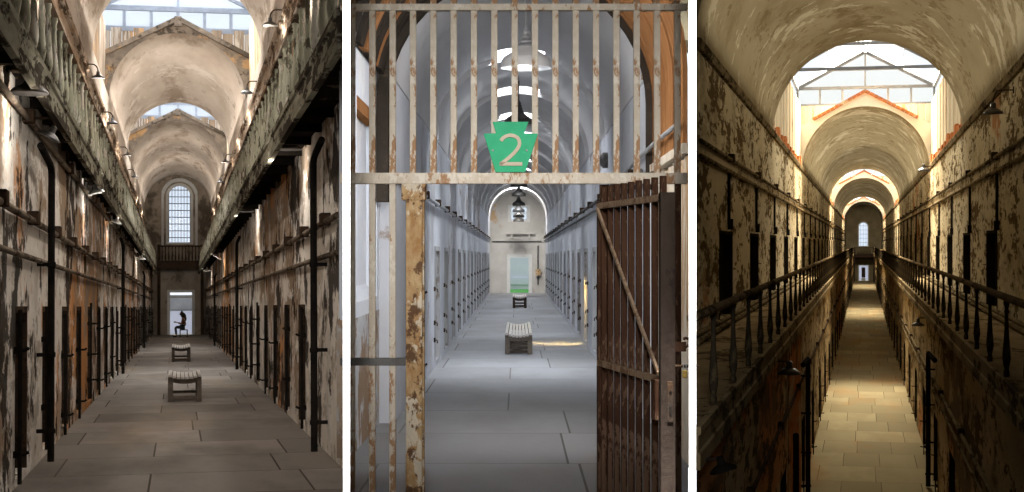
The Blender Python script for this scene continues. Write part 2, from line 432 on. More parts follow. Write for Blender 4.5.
def vault(y0, y1, x0, w, zs, peak, eave, half, n=44):
    """barrel vault; outside profile a gable (peak/eave heights) or flat when peak == eave."""
    mb = MB(); inner = []; outer = []
    slope = (peak - eave) / half
    for i in range(n + 1):
        a = pi * i / n; dx, dz = cos(a), sin(a)
        inner.append((x0 + w * dx, zs + w * dz))
        r = 1e9
        if abs(dx) > 1e-6: r = min(r, half / abs(dx))
        # zs + r dz = peak - slope*r|dx|
        den = dz + slope * abs(dx)
        if den > 1e-6: r = min(r, (peak - zs) / den)
        outer.append((x0 + r * dx, zs + r * dz))
    N = n + 1
    vs = [(x, y0, z) for x, z in inner] + [(x, y0, z) for x, z in outer] + [(x, y1, z) for x, z in inner] + [(x, y1, z) for x, z in outer]
    for i in range(n):
        mb.mi = 0; mb_f = None
    off = 0
    mb.v = vs
    for i in range(n):
        mb.f += [(i, i + 1, 2 * N + i + 1, 2 * N + i), (N + i, 3 * N + i, 3 * N + i + 1, N + i + 1)]; mb.m += [0, 0]
        mb.f += [(i, N + i, N + i + 1, i + 1), (2 * N + i, 2 * N + i + 1, 3 * N + i + 1, 3 * N + i)]; mb.m += [1, 1]
    for i in (0, n):
        mb.f.append((i, N + i, 3 * N + i, 2 * N + i)); mb.m.append(1)
    return mb

def baluster_profile(h):
    k = h
    return [(.030, 0), (.034, .02 * k), (.034, .07 * k), (.024, .10 * k), (.036, .16 * k), (.046, .24 * k), (.044, .32 * k),
            (.032, .48 * k), (.024, .66 * k), (.021, .82 * k), (.028, .85 * k), (.021, .88 * k), (.026, .93 * k), (.034, .95 * k), (.034, k)]

def gallery(W, side, xe, xw, y0, y1, ztop, zrail, fz, by0, step, mats, label, k=None, th=.14, joist=0):
    """walkway on one side: deck, fascia, handrail and every baluster."""
    g = thing('gallery_walkway', label, 'gallery', W, (0, 0, ztop))
    s = -1 if side == 'left' else 1
    dk = MB()
    if k is not None:     # trimmed along the added divider
        yb = W.plane_y(k, xw)
        dk.ext_z([(xe, y0), (xw, max(yb, y0)), (xw, y1), (xe, y1)] if s > 0 else [(xe, y0), (xe, y1), (xw, y1), (xw, max(yb, y0))], -th, 0)
    else:
        dk.box(xe, xw, y0, y1, -th, 0)
    part('deck', dk, mats['deck'], g)
    e = xe; f = fz - ztop
    prof = [(e + s * .02, .03), (e - s * .035, .03), (e - s * .035, -.03), (e - s * .012, -.05), (e - s * .012, f * .55), (e - s * .03, f * .6),
            (e - s * .03, f), (e + s * .03, f), (e + s * .03, -.1), (e + s * .02, -.1)]
    part('fascia', MB().ext_y(prof, y0, y1), mats['fascia'], g)
    if joist:
        js = None; y = y0 + 5.0 if k is not None else y0 + .6
        for i in range(60):
            if y > y1 - 1: break
            if js is None: js = part('joist', MB().box(xe + s * .03, xw - s * .25, -.05, .05, -th - .09, -th), mats['deck'], g, loc=(0, y, 0))
            else: part_copy(js, g, (0, y, 0))
            y += joist
    hr = zrail - ztop
    xb = e + s * .035
    rp = [(xb - .042, hr - .05), (xb + .042, hr - .05), (xb + .05, hr - .02), (xb + .04, hr + .005), (xb + .015, hr + .02), (xb - .015, hr + .02), (xb - .04, hr + .005), (xb - .05, hr - .02)]
    part('handrail', MB().ext_y(rp, y0, y1), mats['hand'], g, smooth=35)
    base = None; y = by0; n = 0
    while y < y1 - .2 and n < 100:
        if y > y0 + .05:
            if base is None:
                base = part('baluster', MB().lathe(baluster_profile(hr - .05 - .03), (0, 0, .03), 12), mats['bal'], g, smooth=50, loc=(xb, y, 0))
            else: part_copy(base, g, (xb, y, 0))
            n += 1
        y += step
    return g

def bench(W, loc, width, length, h, dark, label, ends=False):
    b = thing('slatted_bench', label, 'bench', W, loc, 0, None)
    mt = MAT['bench_dark'] if dark else MAT['bench']
    hw = width / 2; n = 8; sw = width / n
    dip = lambda x: .055 * ((x / hw) ** 2 - 1)
    base = None
    for i in range(n):
        x = -hw + (i + .5) * sw
        sl = MB().box(-sw * .42, sw * .42, 0, length, -.04, 0)
        part('seat_slat', sl, MAT['slat'], b, bevel=.006, loc=(x, 0, h + dip(x)))
    for sx in (-1, 1):
        for yy in (.06, length - .14):
            part('leg', MB().box(sx * hw, sx * (hw - .085), yy, yy + .085, 0, h - .05), mt, b, bevel=.006)
    # curved bearers under the slats and low rails
    for yy in (.07, length - .12):
        poly = [(-hw + .085, h - .05 + dip(-hw + .09))] 
        top = [(-hw + .085 + (2 * hw - .17) * i / 8, 0) for i in range(9)]
        pts = [(x, h - .042 + dip(x)) for x, _ in top] + [(x, h - .12 + dip(x)) for x, _ in reversed(top)]
        part('bearer', MB().ext_y(pts, yy, yy + .06), mt, b)
        if not ends: part('stretcher', MB().box(-hw + .085, hw - .085, yy + .01, yy + .05, .05, .10), mt, b)
    for sx in (-1, 1):
        part('side_rail', MB().box(sx * (hw - .02), sx * (hw - .06), .14, length - .14, .10, .16), mt, b)
    if ends:
        pn = MB()
        for i in range(5): pn.box(-hw + .085, hw - .085, .08, .11, .03 + i * .062, .075 + i * .062)
        part('end_panel', pn, MAT['bench_dark'], b, label='brown louvred end panel')
    return b

def make_lamp(W, loc, side, dia, mat_shade, label, group, arm=.35, rise=.18, tilt=0):
    """gooseneck wall lamp hanging at loc (rim centre); side -1: its wall is to the left."""
    t = thing('gooseneck_lamp', label, 'lamp', W, loc, 0, group)
    r = dia / 2
    T = Matrix.Rotation(tilt, 3, 'Y')
    prof = [(r, 0), (r * 1.0, .012), (r * .86, r * .24), (r * .62, r * .42), (r * .36, r * .52), (r * .26, r * .72), (r * .26, r * 1.05), (r * .12, r * 1.12), (r * .10, r * 1.1)]
    inn = [(r * .2, r * 1.0), (r * .22, r * .68), (r * .33, r * .48), (r * .6, r * .37), (r * .83, r * .19), (r * .97, 0)]
    part('shade', MB().lathe(prof + inn, n=24, M=T), mat_shade, t, smooth=40)
    part('bulb', MB().lathe([(.001, r * .12), (r * .16, r * .2), (r * .2, r * .36), (r * .12, r * .55), (r * .1, r * .9)], n=12, M=T), MAT['enamel'], t, smooth=60)
    top = T @ Vector((0, 0, r * 1.1)); zt = top.z
    pts = [(top.x, 0, zt - .02)]
    for i in range(7):
        a = pi * i / 6 * .5
        pts.append((top.x + side * arm * .35 * (1 - cos(a)), 0, zt + rise * sin(a)))
    pts.append((side * arm, 0, zt + rise))
    part('arm', MB().tube(pts, max(.013, r * .07), 8), MAT['iron_rust'], t, smooth=50)
    xx = side * arm
    part('wall_plate', MB().box(xx, xx + side * .03, -.05, .05, zt + rise - .07, zt + rise + .07), MAT['iron_rust'], t, bevel=.005)
    return t

def conduit(W, x, z, y0, y1, r, side, boxes, mat, label, boxsz=.11, second=None):
    p = thing('conduit_pipe', label, 'pipe', W, (x - side * (r + .02), y0, z))
    part('pipe', MB().tube([(0, 0, 0), (0, (y1 - y0) * .5, .004), (0, y1 - y0, 0)], r, 10), mat, p, smooth=50)
    b0 = None
    for y in boxes:
        if y < y0 + .1 or y > y1: continue
        if b0 is None:
            m = MB().box(-boxsz * .5, boxsz * .5, -boxsz, boxsz, -boxsz * .3, boxsz * .9)
            m.box(side * .0, side * (r + .02), -.03, .03, -r, r)
            b0 = part('junction_box', m, MAT['iron_rust'], p, bevel=.008, loc=(0, y - y0, 0))
        else: part_copy(b0, p, (0, y - y0, 0))
    return p

def downpipe(W, side, x, y, ztop, arm, r, mat, label, zb=.03):
    """tall pipe standing off the wall with an elbow that runs along the wall at its top."""
    p = thing('downpipe', label, 'pipe', W, (x - side * (r + .11), y, 0))
    pts = [(0, -arm, ztop + .10), (0, -.18, ztop + .02)] if arm > 0 else [(0, 0, ztop + .1)]
    for i in range(6):
        a = pi / 2 * i / 5
        pts.append((0, -.12 + .12 * sin(a), ztop - .12 * (1 - cos(a))))
    pts.append((0, 0, zb))
    part('pipe', MB().tube(pts, r, 12), mat, p, smooth=50)
    for i, zz in enumerate((.35, 1.15, 2.1, 3.0)):
        if zz < ztop - .3:
            m = MB().lathe([(r * 1.05, -.03), (r * 1.3, -.02), (r * 1.3, .02), (r * 1.05, .03)], (0, 0, zz), 12)
            m.box(0, side * (r + .11), -.025, .025, zz - .02, zz + .02)
            part('clamp', m, mat, p)
    return p

def cell_door(W, side, x, y, wdt, z0, ht, recess, mats, label, group, style, var=0):
    """narrow cell door set in the wall; style 'bar' has an iron locking bar with hasps on the corridor side."""
    d = thing('cell_door', label, 'door', W, (x, y, z0), 0, group); d['kind'] = 'thing'
    s = side; xr = s * (recess - .012)
    if style == 'open':
        pn = MB().box(xr, xr - s * .06, .06, wdt - .06, .02, ht - .05)
        part('panel', pn, mats['panel'], d)
        m = MB()
        for i in range(4): m.box(xr - s * .06, xr - s * .075, .1, wdt - .1, .25 + i * .42, .31 + i * .42)
        part('strap', m, MAT['iron'], d)
        dp = s * (recess - .02); fr = MB().box(-s * .015, dp, .004, .07, 0, ht).box(-s * .015, dp, wdt - .07, wdt - .004, 0, ht).box(-s * .02, dp, .07, wdt - .07, ht - .08, ht - .004)
        part('frame', fr, mats['frame'], d, bevel=.008)
        hs = MB().tube([(-s * .02, wdt - .2, ht * .55), (-s * .09, wdt - .2, ht * .55), (-s * .09, wdt - .55, ht * .55)], .014, 8)
        part('latch', hs, MAT['pipe_pale'], d)
        return d
    if style == 'plain':
        pn = MB().box(xr, xr - s * .04, .06, wdt - .06, .03, ht - .06)
        pn.box(xr - s * .04, xr - s * .055, .16, wdt - .16, .2, .75).box(xr - s * .04, xr - s * .055, .16, wdt - .16, .95, ht - .25)
        part('panel', pn, mats['panel'], d)
        fr = MB().box(-s * .02, s * recess * .9, 0, .07, 0, ht).box(-s * .02, s * recess * .9, wdt - .07, wdt, 0, ht).box(-s * .02, s * recess * .9, .07, wdt - .07, ht - .07, ht)
        part('frame', fr, mats['frame'], d)
        for zz in (.35, .62, 1.15):
            h = MB().box(0, -s * .025, -.18, -.08, zz - .035, zz + .035)
            h.tube([(-s * .02, -.13, zz), (-s * .05, -.13, zz), (-s * .055, -.13, zz - .05)], .010, 8)
            part('hasp', h, mats['iron'], d)
        return d
    m = MB(); nb = 5; bw = (wdt - .12) / nb
    for i in range(nb): m.box(xr, xr - s * (.05 + .004 * (i % 2)), .06 + i * bw + .004, .06 + (i + 1) * bw - .004, .03, ht - .06)
    part('panel', m, mats['panel'], d)
    fr = MB().box(s * .0, s * recess * .9, 0, .05, 0, ht).box(0, s * recess * .9, wdt - .05, wdt, 0, ht).box(0, s * recess * .9, .05, wdt - .05, ht - .06, ht)
    part('frame', fr, mats['frame'], d)
    zt = ht - (.03, -.06, .10, .0)[var]; zb = -z0 + (.05, .16, .03, .10)[var]; yo = (-.10, -.07, -.13, -.09)[var]
    b = MB().box(-s * .035, -s * .07, yo, yo + (.06, .045, .055, .05)[var], zb, zt)
    part('locking_bar', b, mats['iron'], d, bevel=.006)
    for zz in ((.24, 1.18), (.38, .80, 1.30), (.20, .95), (.48, 1.22))[var]:
        q = (.10, .15, .12, .08)[var]
        h = MB().tube([(s * .0, -.07, zz), (-s * q, -.07, zz), (-s * (q + .03), -.07, zz + .02)], .015, 8)
        h.box(0, -s * .03, -.14, .0, zz - .03, zz + .03)
        part('hasp', h, mats['iron'], d)
    return d

def door_row(W, side, x, ys, wdt, z0, ht, recess, mats, tmpl, group, style):
    src = {}
    for i, y in enumerate(ys):
        lab = tmpl(i, len(ys)); v = (i * 7 + i // 3) % 4 if style == 'bar' else 0
        if v not in src: src[v] = cell_door(W, side, x, y, wdt, z0, ht, recess, mats, lab, group, style, v)
        else: dup(src[v], W.at((x, y, z0)), lab, group)

def skylight(W, y0, y1, x0, half, zc, ze, zr, mats, label, nraft, endglass):
    """glazed lantern over an open bay: clerestory ends, roof panes, rafters, tie bars."""
    s = thing('roof_skylight', label, 'skylight', W, (x0, y0, zc))
    e = ze - zc; r = zr - zc; L = y1 - y0
    fr = MB()
    for sg in (-1, 1):
        for i in range(nraft + 1):
            yy = L * i / nraft
            fr.bar((sg * half, yy, e), (0, yy, r), .10, .14)
        fr.bar((sg * half, 0, e), (sg * half, L, e), .14, .16)
        fr.bar((sg * half * .5, 0, (e + r) / 2), (sg * half * .5, L, (e + r) / 2), .05, .06)
    fr.bar((0, 0, r), (0, L, r), .12, .14)
    part('rafter_frame', fr, mats['steel'], s)
    for i in range(1, nraft):
        yy = L * i / nraft
        part('tie_bar', MB().bar((-half, yy, e), (half, yy, e), .10, .13), mats['steel'], s)
    for sg in (-1, 1):
        part('roof_pane', MB().add([(sg * half, 0, e + .03), (sg * half, L, e + .03), (0, L, r + .03), (0, 0, r + .03)], [(0, 1, 2, 3)]), MAT['glass'], s)
        part('side_pane', MB().add([(sg * half, 0, 0), (sg * half, L, 0), (sg * half, L, e), (sg * half, 0, e)], [(0, 1, 2, 3)]), MAT['glass'], s)
    # clerestory ends with glazing bars and gable glass
    for yy in (L,):
        ef = MB()
        for zz in (0, e): ef.bar((-half, yy, zz), (half, yy, zz), .12, .14)
        for i in range(7):
            xx = -half + 2 * half * i / 6
            ef.bar((xx, yy, 0), (xx, yy, e), .09, .10)
        ef.bar((-half * .5, yy, (e + r) / 2), (half * .5, yy, (e + r) / 2), .06, .07)
        ef.bar((0, yy, e), (0, yy, r), .07, .07)
        part('end_frame', ef, mats['steel'], s)
        part('end_pane', MB().add([(-half, yy + .04, 0), (half, yy + .04, 0), (half, yy + .04, e), (0, yy + .04, r), (-half, yy + .04, e)], [(0, 1, 2, 3, 4)]), MAT[endglass], s)
    return s

def end_wall(W, y, t, x0, x1, ztop, door, win, mat, arched=True):
    """far wall with a doorway (xa, xb, ztop) and a window (xa, xb, zsill, zspring)."""
    m = MB(); dx0, dx1, dz = door; wx0, wx1, wz0, wz1 = win
    y1 = y + t
    m.box(x0, dx0, y, y1, 0, wz0); m.box(dx1, x1, y, y1, 0, wz0); m.box(dx0, dx1, y, y1, dz, wz0)
    m.box(x0, wx0, y, y1, wz0, ztop); m.box(wx1, x1, y, y1, wz0, ztop)
    if arched:
        r = (wx1 - wx0) / 2; xc = (wx0 + wx1) / 2; n = 16
        for i in range(n):
            a0 = pi - pi * i / n; a1 = pi - pi * (i + 1) / n
            xa, za, xb, zb = xc + r * cos(a0), wz1 + r * sin(a0), xc + r * cos(a1), wz1 + r * sin(a1)
            m.ext_y([(xa, za), (xb, zb), (xb, ztop), (xa, ztop)], y, y1)
    else:
        m.box(wx0, wx1, y, y1, wz1, ztop)
    return struct('wall_far', m, mat, W)

def far_window(W, n, y, win, arched, mframe, nx, nz, num):
    wx0, wx1, wz0, wz1 = win; r = (wx1 - wx0) / 2; xc = (wx0 + wx1) / 2
    w = bpy.data.objects.new('window_%d' % num, None); COL.objects.link(w); w.matrix_world = W.at((xc, y, wz0)); w['kind'] = 'structure'
    H = wz1 - wz0
    out = [(-r, 0), (-r, H)]; N = 16
    if arched: out += [(-r * cos(pi * i / N), H + r * sin(pi * i / N)) for i in range(1, N)]
    out += [(r, H), (r, 0)]
    f = MB(); k = 1 - .16 / r
    inn = [(x * k, (z if z <= 0 else z * 1.0) if z <= H else H + (z - H) * k) for x, z in out]
    inn[0] = (inn[0][0], .12); inn[-1] = (inn[-1][0], .12)
    if not arched: inn[1] = (inn[1][0], H - .1); inn[-2] = (inn[-2][0], H - .1)
    M_ = len(out)
    for i in range(M_):
        j = (i + 1) % M_
        f.ext_y([out[i], out[j], inn[j], inn[i]], -.06, .16)
    part('window_frame', f, mframe, w)
    top = H + (r if arched else 0)
    b = MB()
    for i in range(1, nx):
        x = -r + 2 * r * i / nx
        zt = H + (sqrt(max(0, r * r - x * x)) if arched else 0) - .1
        b.box(x - .016, x + .016, .04, .09, .1, zt)
    for i in range(1, nz):
        z = top * i / nz
        hw = r - .1 if z < H else sqrt(max(.01, r * r - (z - H) ** 2)) - .08
        b.box(-hw, hw, .04, .09, z - .022, z + .022)
    part('glazing_bars', b, MAT['iron_rust'] if arched else mframe, w)
    g = MB(); g.add([(x, .1, z) for x, z in out], [tuple(range(M_))])
    part('pane', g, MAT['glass_far'], w)
    return w

def doorway(W, y, t, door, mat, num):
    dx0, dx1, dz = door
    m = MB().box(dx0 - .10, dx0 + .06, y - .05, y + t, 0, dz + .1).box(dx1 - .06, dx1 + .10, y - .05, y + t, 0, dz + .1).box(dx0 + .06, dx1 - .06, y - .05, y + t, dz - .05, dz + .1)
    return struct('door_%d' % num, m, mat, W)

def end_gallery(W, y, x0, x1, z0, z1, depth, mat, label):
    g = thing('end_gallery', label, 'gallery', W, ((x0 + x1) / 2, y - depth, z0))
    hw = (x1 - x0) / 2; H = z1 - z0
    part('deck', MB().box(-hw, hw, 0, depth, -.3, 0).box(-hw, hw, -.05, .0, -.4, .06), mat, g)
    part('handrail', MB().box(-hw, hw, 0, .08, H - .08, H), mat, g)
    n = 14; b = None
    for i in range(n):
        x = -hw + .1 + (2 * hw - .2) * i / (n - 1)
        if b is None: b = part('baluster', MB().lathe(baluster_profile(H - .08), (0, 0, 0), 8), mat, g, smooth=50, loc=(x, .04, 0))
        else: part_copy(b, g, (x, .04, 0))
    for s in (-1, 1): part('post', MB().box(s * (hw - .02), s * (hw - .2), 0, .12, -z0, H + .05), mat, g)
    return g

# ================================================================== HUB: unseen hall round the camera, added to shut out sky light
def hub():
    m = MB().box(-14, 14, -6, 7.3, -.3, 0); struct('floor', m, MAT['hub'], None)
    m = MB().box(-14, 14, 7.3, 29, -5.3, -5); m.box(-14, 14, 7.1, 7.3, -5, -.3); struct('floor', m, MAT['hub'], None)  # unseen lower floor, added to stop sky light from below
    struct('ceiling', MB().box(-14, 14, -6, 29, 11, 11.3), MAT['hub'], None)
    struct('wall_back', MB().box(-14, 14, -6.3, -6, -.3, 11), MAT['hub'], None)
    for n, x in (('wall_left', -14), ('wall_right', 14)):
        struct(n, MB().box(x, x + (.3 if x > 0 else -.3), -6, 29, -5.3, 11), MAT['hub'], None)
    m = MB()
    for x0, x1, z0 in ((-14, -8.75, -5), (-4.0, -1.55, -5), (1.75, 3.2, -5), (9.95, 14, -5), (-8.75, -4.0, 8.7), (-1.55, 1.75, 5.0), (3.2, 9.95, 8.3)):
        m.box(x0, x1, 28.0, 28.3, z0, 11)
    m.box(-8.75, -4, 28, 28.3, -5, -1.3); m.box(-1.55, 1.75, 28, 28.3, -5, -.4)
    struct('wall_light_stop', m, MAT['hub'], None)  # unseen panels added to block sky light around the corridors
    for i, (k, y1, z0) in enumerate(((K1, 18.5, -5), (K2, 26.5, -5))):
        t = .0322 / 2; y0 = 6.9
        m = MB().ext_z([(k * y0 - t, y0), (k * y0 + t, y0), (k * y1 + t, y1), (k * y1 - t, y1)], z0, 10.9)
        struct('trim_%d' % (i + 1), m, MAT['added_divider'], None)  # white divider strips added between the corridors
hub()

# ================================================================== FIRST CORRIDOR (left)
def corridor_a():
    W = A; YE = 91.0
    xb = lambda y: W.plane_x(K1L, y) - .01
    yb = lambda x: W.plane_y(K1L, x) + .05
    fl = [(-2.2, 9), (xb(9), 9), (xb(17), 17), (2.3, yb(2.3)), (2.3, YE + .5), (-2.2, YE + .5)]
    struct('floor', MB().ext_z(fl, -.2, 0), MAT['A_floor'], W)
    zg = 3.80; zs = 7.55
    dl = [14.35 + 2.83 * i for i in range(27)]
    dr = [19.7 + 2.8 * i for i in range(25)]
    wd = 1.15
    struct('wall_left', wall_run(-1, -1.45, .8, 9, YE, 0, 3.74, [(y, y + wd) for y in dl], 0.08, 1.66, .22), MAT['A_wall'], W)
    struct('wall_right', wall_run(1, 1.62, .3, yb(1.62), YE, 0, 3.74, [(y, y + wd) for y in dr], 0.08, 1.66, .22, yb), MAT['A_wall'], W)
    struct('wall_left_upper', MB().box(-1.9, -2.3, 9, YE, 3.74, 6.62), MAT['A_upper'], W)
    struct('wall_left_top', MB().box(-1.9, -2.3, 9, YE, 6.62, zs), MAT['A_vault'], W)
    struct('wall_right_top', MB().ext_z([(1.9, yb(1.9)), (2.3, yb(2.3)), (2.3, YE), (1.9, YE)], 6.82, zs), MAT['A_vault'], W)
    struct('wall_right_upper', MB().ext_z([(1.9, yb(1.9)), (2.3, yb(2.3)), (2.3, YE), (1.9, YE)], 3.74, 6.82), MAT['A_upper'], W)
    mats = {'panel': MAT['door_A'], 'frame': MAT['iron_rust'], 'iron': MAT['iron']}
    door_row(W, -1, -1.45, dl, wd, .08, 1.58, .22, mats,
             lambda i, n: '%s narrow black-barred cell door from the near end, left wall of brown corridor' % ordinal(i), 'cell doors on the left wall of the brown corridor', 'bar')
    door_row(W, 1, 1.62, dr, wd, .08, 1.58, .22, mats,
             lambda i, n: '%s narrow black-barred cell door from the near end, right wall of brown corridor' % ordinal(i), 'cell doors on the right wall of the brown corridor', 'bar')
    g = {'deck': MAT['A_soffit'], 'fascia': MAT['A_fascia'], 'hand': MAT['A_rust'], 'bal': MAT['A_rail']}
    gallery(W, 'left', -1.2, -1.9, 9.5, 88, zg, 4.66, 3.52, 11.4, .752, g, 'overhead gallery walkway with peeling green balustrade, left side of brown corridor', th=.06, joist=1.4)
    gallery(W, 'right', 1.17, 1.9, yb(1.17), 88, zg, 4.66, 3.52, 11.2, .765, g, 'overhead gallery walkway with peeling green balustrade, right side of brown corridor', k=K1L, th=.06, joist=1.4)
    # vault segments and the open bays between them
    segs = [(17.8, 35.5, 9.75, 9.75), (43.6, 58.5, 9.85, 8.75), (64.0, 91.0, 9.85, 8.75)]
    for i, (y0, y1, pk, ev) in enumerate(segs):
        struct('ceiling', vault(y0, y1, 0, 1.9, zs, pk, ev, 2.3), [MAT['A_vault'], MAT['gable_wood'] if i else MAT['A_vault']], W, smooth=20)
    for s in (-1, 1):
        for y0, y1 in ((35.5, 43.6), (58.5, 64.0)):
            struct('wall_left_bay' if s < 0 else 'wall_right_bay', MB().box(s * 2.0, s * 2.3, y0, y1, zs, 9.6), MAT['board_cream'] if s > 0 else MAT['board_brown'], W)
        y0 = yb(1.9) if s > 0 else 9
        zt = 6.85 if s > 0 else 6.66
        c = [(s * 1.9, zt - .42), (s * 1.86, zt - .40), (s * 1.84, zt - .16), (s * 1.79, zt - .12), (s * 1.78, zt - .02), (s * 1.9, zt + .02)]
        struct('trim_3' if s < 0 else 'trim_4', MB().ext_y(c, y0, YE), MAT['A_rust'], W)
    for i, (y0, y1, lab) in enumerate(((35.5, 43.6, 'nearer blue-framed roof skylight over the brown corridor'), (58.5, 64.0, 'farther blue-framed roof skylight over the brown corridor'))):
        skylight(W, y0, y1 + .35, 0, 2.25, 9.6, 10.2, 11.3, {'steel': MAT['steel_blue']}, lab, 4, 'glass_far')
        yy = y1 + .3; bd = thing('plank_boarding', ('weathered brown boarding under the nearer skylight of the brown corridor', 'weathered brown boarding under the farther skylight of the brown corridor')[i], 'boarding', W, (0, yy, 0))
        for s in (-1, 1):
            b = MB()
            for k in range(7):
                xa, xc = s * 2.2 * k / 7, s * (2.2 * (k + 1) / 7 - .015)
                zl = [9.86 - .478 * abs(q) for q in (xa, xc)]
                if min(zl) < 9.55: b.ext_y([(xa, min(zl[0], 9.6)), (xc, min(zl[1], 9.6)), (xc, 9.62), (xa, 9.62)], -.02 * (k % 2), .08)
            part('board_panel', b, MAT['board_brown'], bd)
        t = thing('timber_gable', ('brown timber gable over the second vault of brown corridor, under the nearer skylight', 'brown timber gable over the last vault of brown corridor, under the farther skylight')[i], 'gable', W, (0, y1 - .12, 0))
        for s in (-1, 1):
            part('rafter', MB().bar((s * 2.2, 0, 8.72), (s * .02, 0, 9.84), .12, .13), MAT['gable_wood'], t)
        part('ridge_board', MB().box(-.10, .10, -.08, .06, 9.62, 9.9), MAT['gable_wood'], t)
    # end wall
    win = (-.70, .88, 5.35, 8.2); door = (-.52, .87, 2.55)
    end_wall(W, YE, .5, -2.3, 2.3, 10, door, win, MAT['A_end'])
    far_window(W, 1, YE + .1, win, True, MAT['white_frame'], 9, 9, 1)
    arch = MB(); r = .98; xc = .09
    pts = [(xc - r, 5.3), (xc - r, 8.2)] + [(xc - r * cos(pi * i / 16), 8.2 + r * sin(pi * i / 16)) for i in range(1, 16)] + [(xc + r, 8.2), (xc + r, 5.3)]
    for a, b in zip(pts, pts[1:]): arch.bar((a[0], YE - .03, a[1]), (b[0], YE - .03, b[1]), .14, .2)
    struct('trim_5', arch, MAT['white_frame'], W)
    doorway(W, YE, .5, door, MAT['white_frame'], 1)
    struct('trim_6', MB().box(-.5, .85, YE + .1, YE + .2, 2.18, 2.28), MAT['white_frame'], W)
    end_gallery(W, YE, -1.2, 1.5, 4.3, 5.25, .9, MAT['iron_rust'], 'dark timber end gallery under the arched window of the brown corridor')
    # outdoors behind the far door
    struct('ground', MB().box(-4, 5, YE + .5, YE + 14, -.15, -.02), MAT['gravel'], W)
    single('yard_wall', MB().box(-3, 4, YE + 5, YE + 5.4, 0, 1.3).box(-3, 4, YE + 4.95, YE + 5.45, 1.3, 1.38), MAT['stone_pale'], 'pale low yard wall outside the far door of the brown corridor', 'wall', W)
    single('stone_building', MB().box(-5, 6, YE + 12, YE + 13, 0, 2.45).box(-5, 6, YE + 11.9, YE + 13, 1.5, 1.62), MAT['stone_out'], 'grey stone building outside the far door of the brown corridor', 'building', W)
    # pipes
    conduit(W, -1.45, 2.50, 9.2, 89, .035, -1, [12.7 + 2.83 * i for i in range(27)], MAT['pipe_pale'], 'upper wall conduit with dark junction boxes, left wall of brown corridor')
    conduit(W, -1.45, 2.13, 9.2, 89, .028, -1, [], MAT['pipe_pale'], 'plain lower wall conduit, left wall of brown corridor')
    conduit(W, -1.45, 3.45, 9.2, 89, .03, -1, [15 + 5.6 * i for i in range(13)], MAT['pipe_pale'], 'conduit tucked under the gallery, left wall of brown corridor')
    conduit(W, 1.62, 2.55, yb(1.62) - .1, 89, .035, 1, [16.4 + 2.8 * i for i in range(26)], MAT['pipe_pale'], 'upper wall conduit with dark junction boxes, right wall of brown corridor')
    conduit(W, 1.62, 2.18, yb(1.62) - .1, 89, .03, 1, [], MAT['pipe_pale'], 'plain lower wall conduit, right wall of brown corridor')
    downpipe(W, -1, -1.45, 16.5, 3.12, 1.3, .036, MAT['iron'], 'tall black elbow pipe nearest the front, left wall of brown corridor')
    downpipe(W, 1, 1.62, 16.75, 3.28, 1.0, .038, MAT['iron'], 'tall black elbow pipe nearest the front, right wall of brown corridor')
    downpipe(W, -1, -1.45, 37.7, 3.14, 1.6, .038, MAT['iron'], 'second tall black elbow pipe along the left wall of brown corridor')
    downpipe(W, 1, 1.62, 39.1, 3.24, 1.8, .038, MAT['iron'], 'second tall black elbow pipe along the right wall of brown corridor')
    downpipe(W, 1, 1.62, 63.0, 2.82, 2.6, .04, MAT['iron'], 'third tall black elbow pipe along the right wall of brown corridor')
    downpipe(W, -1, -1.45, 61.0, 2.9, 2.0, .04, MAT['iron'], 'third tall black elbow pipe along the left wall of brown corridor')
    # lamps
    D, E_ = MAT['enamel_dark'], MAT['enamel']
    ul = 'gooseneck lamps under the left gallery of the brown corridor'; ur = 'gooseneck lamps under the right gallery of the brown corridor'
    make_lamp(W, (-1.26, 13.55, 3.50), -1, .33, D, 'big dark gooseneck lamp at top left, nearest under the left gallery', ul, arm=.18, rise=.08)
    make_lamp(W, (-1.28, 15.75, 3.36), -1, .24, D, 'second dark tilted lamp under the left gallery of brown corridor', ul, arm=.17, rise=.08, tilt=.5)
    make_lamp(W, (-1.26, 24.6, 3.45), -1, .26, E_, 'bright white lamp under the left gallery of brown corridor', ul, arm=.18, rise=.06, tilt=-.25)
    make_lamp(W, (-1.26, 32.2, 3.4), -1, .24, E_, 'fourth lamp from the front under the left gallery of brown corridor', ul, arm=.18, rise=.06, tilt=.3)
    make_lamp(W, (-1.26, 55, 3.35), -1, .28, E_, 'farthest lamp under the left gallery of brown corridor', ul, arm=.18, rise=.06)
    make_lamp(W, (1.40, 19.5, 3.66), 1, .34, D, 'grey gooseneck lamp nearest the front under the right gallery of brown corridor', ur, arm=.21, rise=-.05)
    make_lamp(W, (1.40, 31.5, 3.6), 1, .30, D, 'second lamp from the front under the right gallery of brown corridor', ur, arm=.21, rise=-.03)
    make_lamp(W, (1.36, 54.7, 3.4), 1, .36, E_, 'tilted white lamp farther down under the right gallery of brown corridor', ur, arm=.25, rise=.06, tilt=.6)
    make_lamp(W, (1.40, 75.6, 3.4), 1, .36, E_, 'farthest white lamp under the right gallery of brown corridor', ur, arm=.21, rise=.05)
    cl = 'gooseneck lamps on the left cornice of the brown corridor'; cr = 'gooseneck lamps on the right cornice of the brown corridor'
    for i, (y, z) in enumerate(((31.3, 6.28), (38.3, 6.2), (49.5, 6.5), (57.4, 6.48))):
        make_lamp(W, (-1.58, y, z), -1, .26, D, '%s lamp along the upper left wall above the left gallery, brown corridor' % ORD[i], cl, arm=.32, rise=.14)
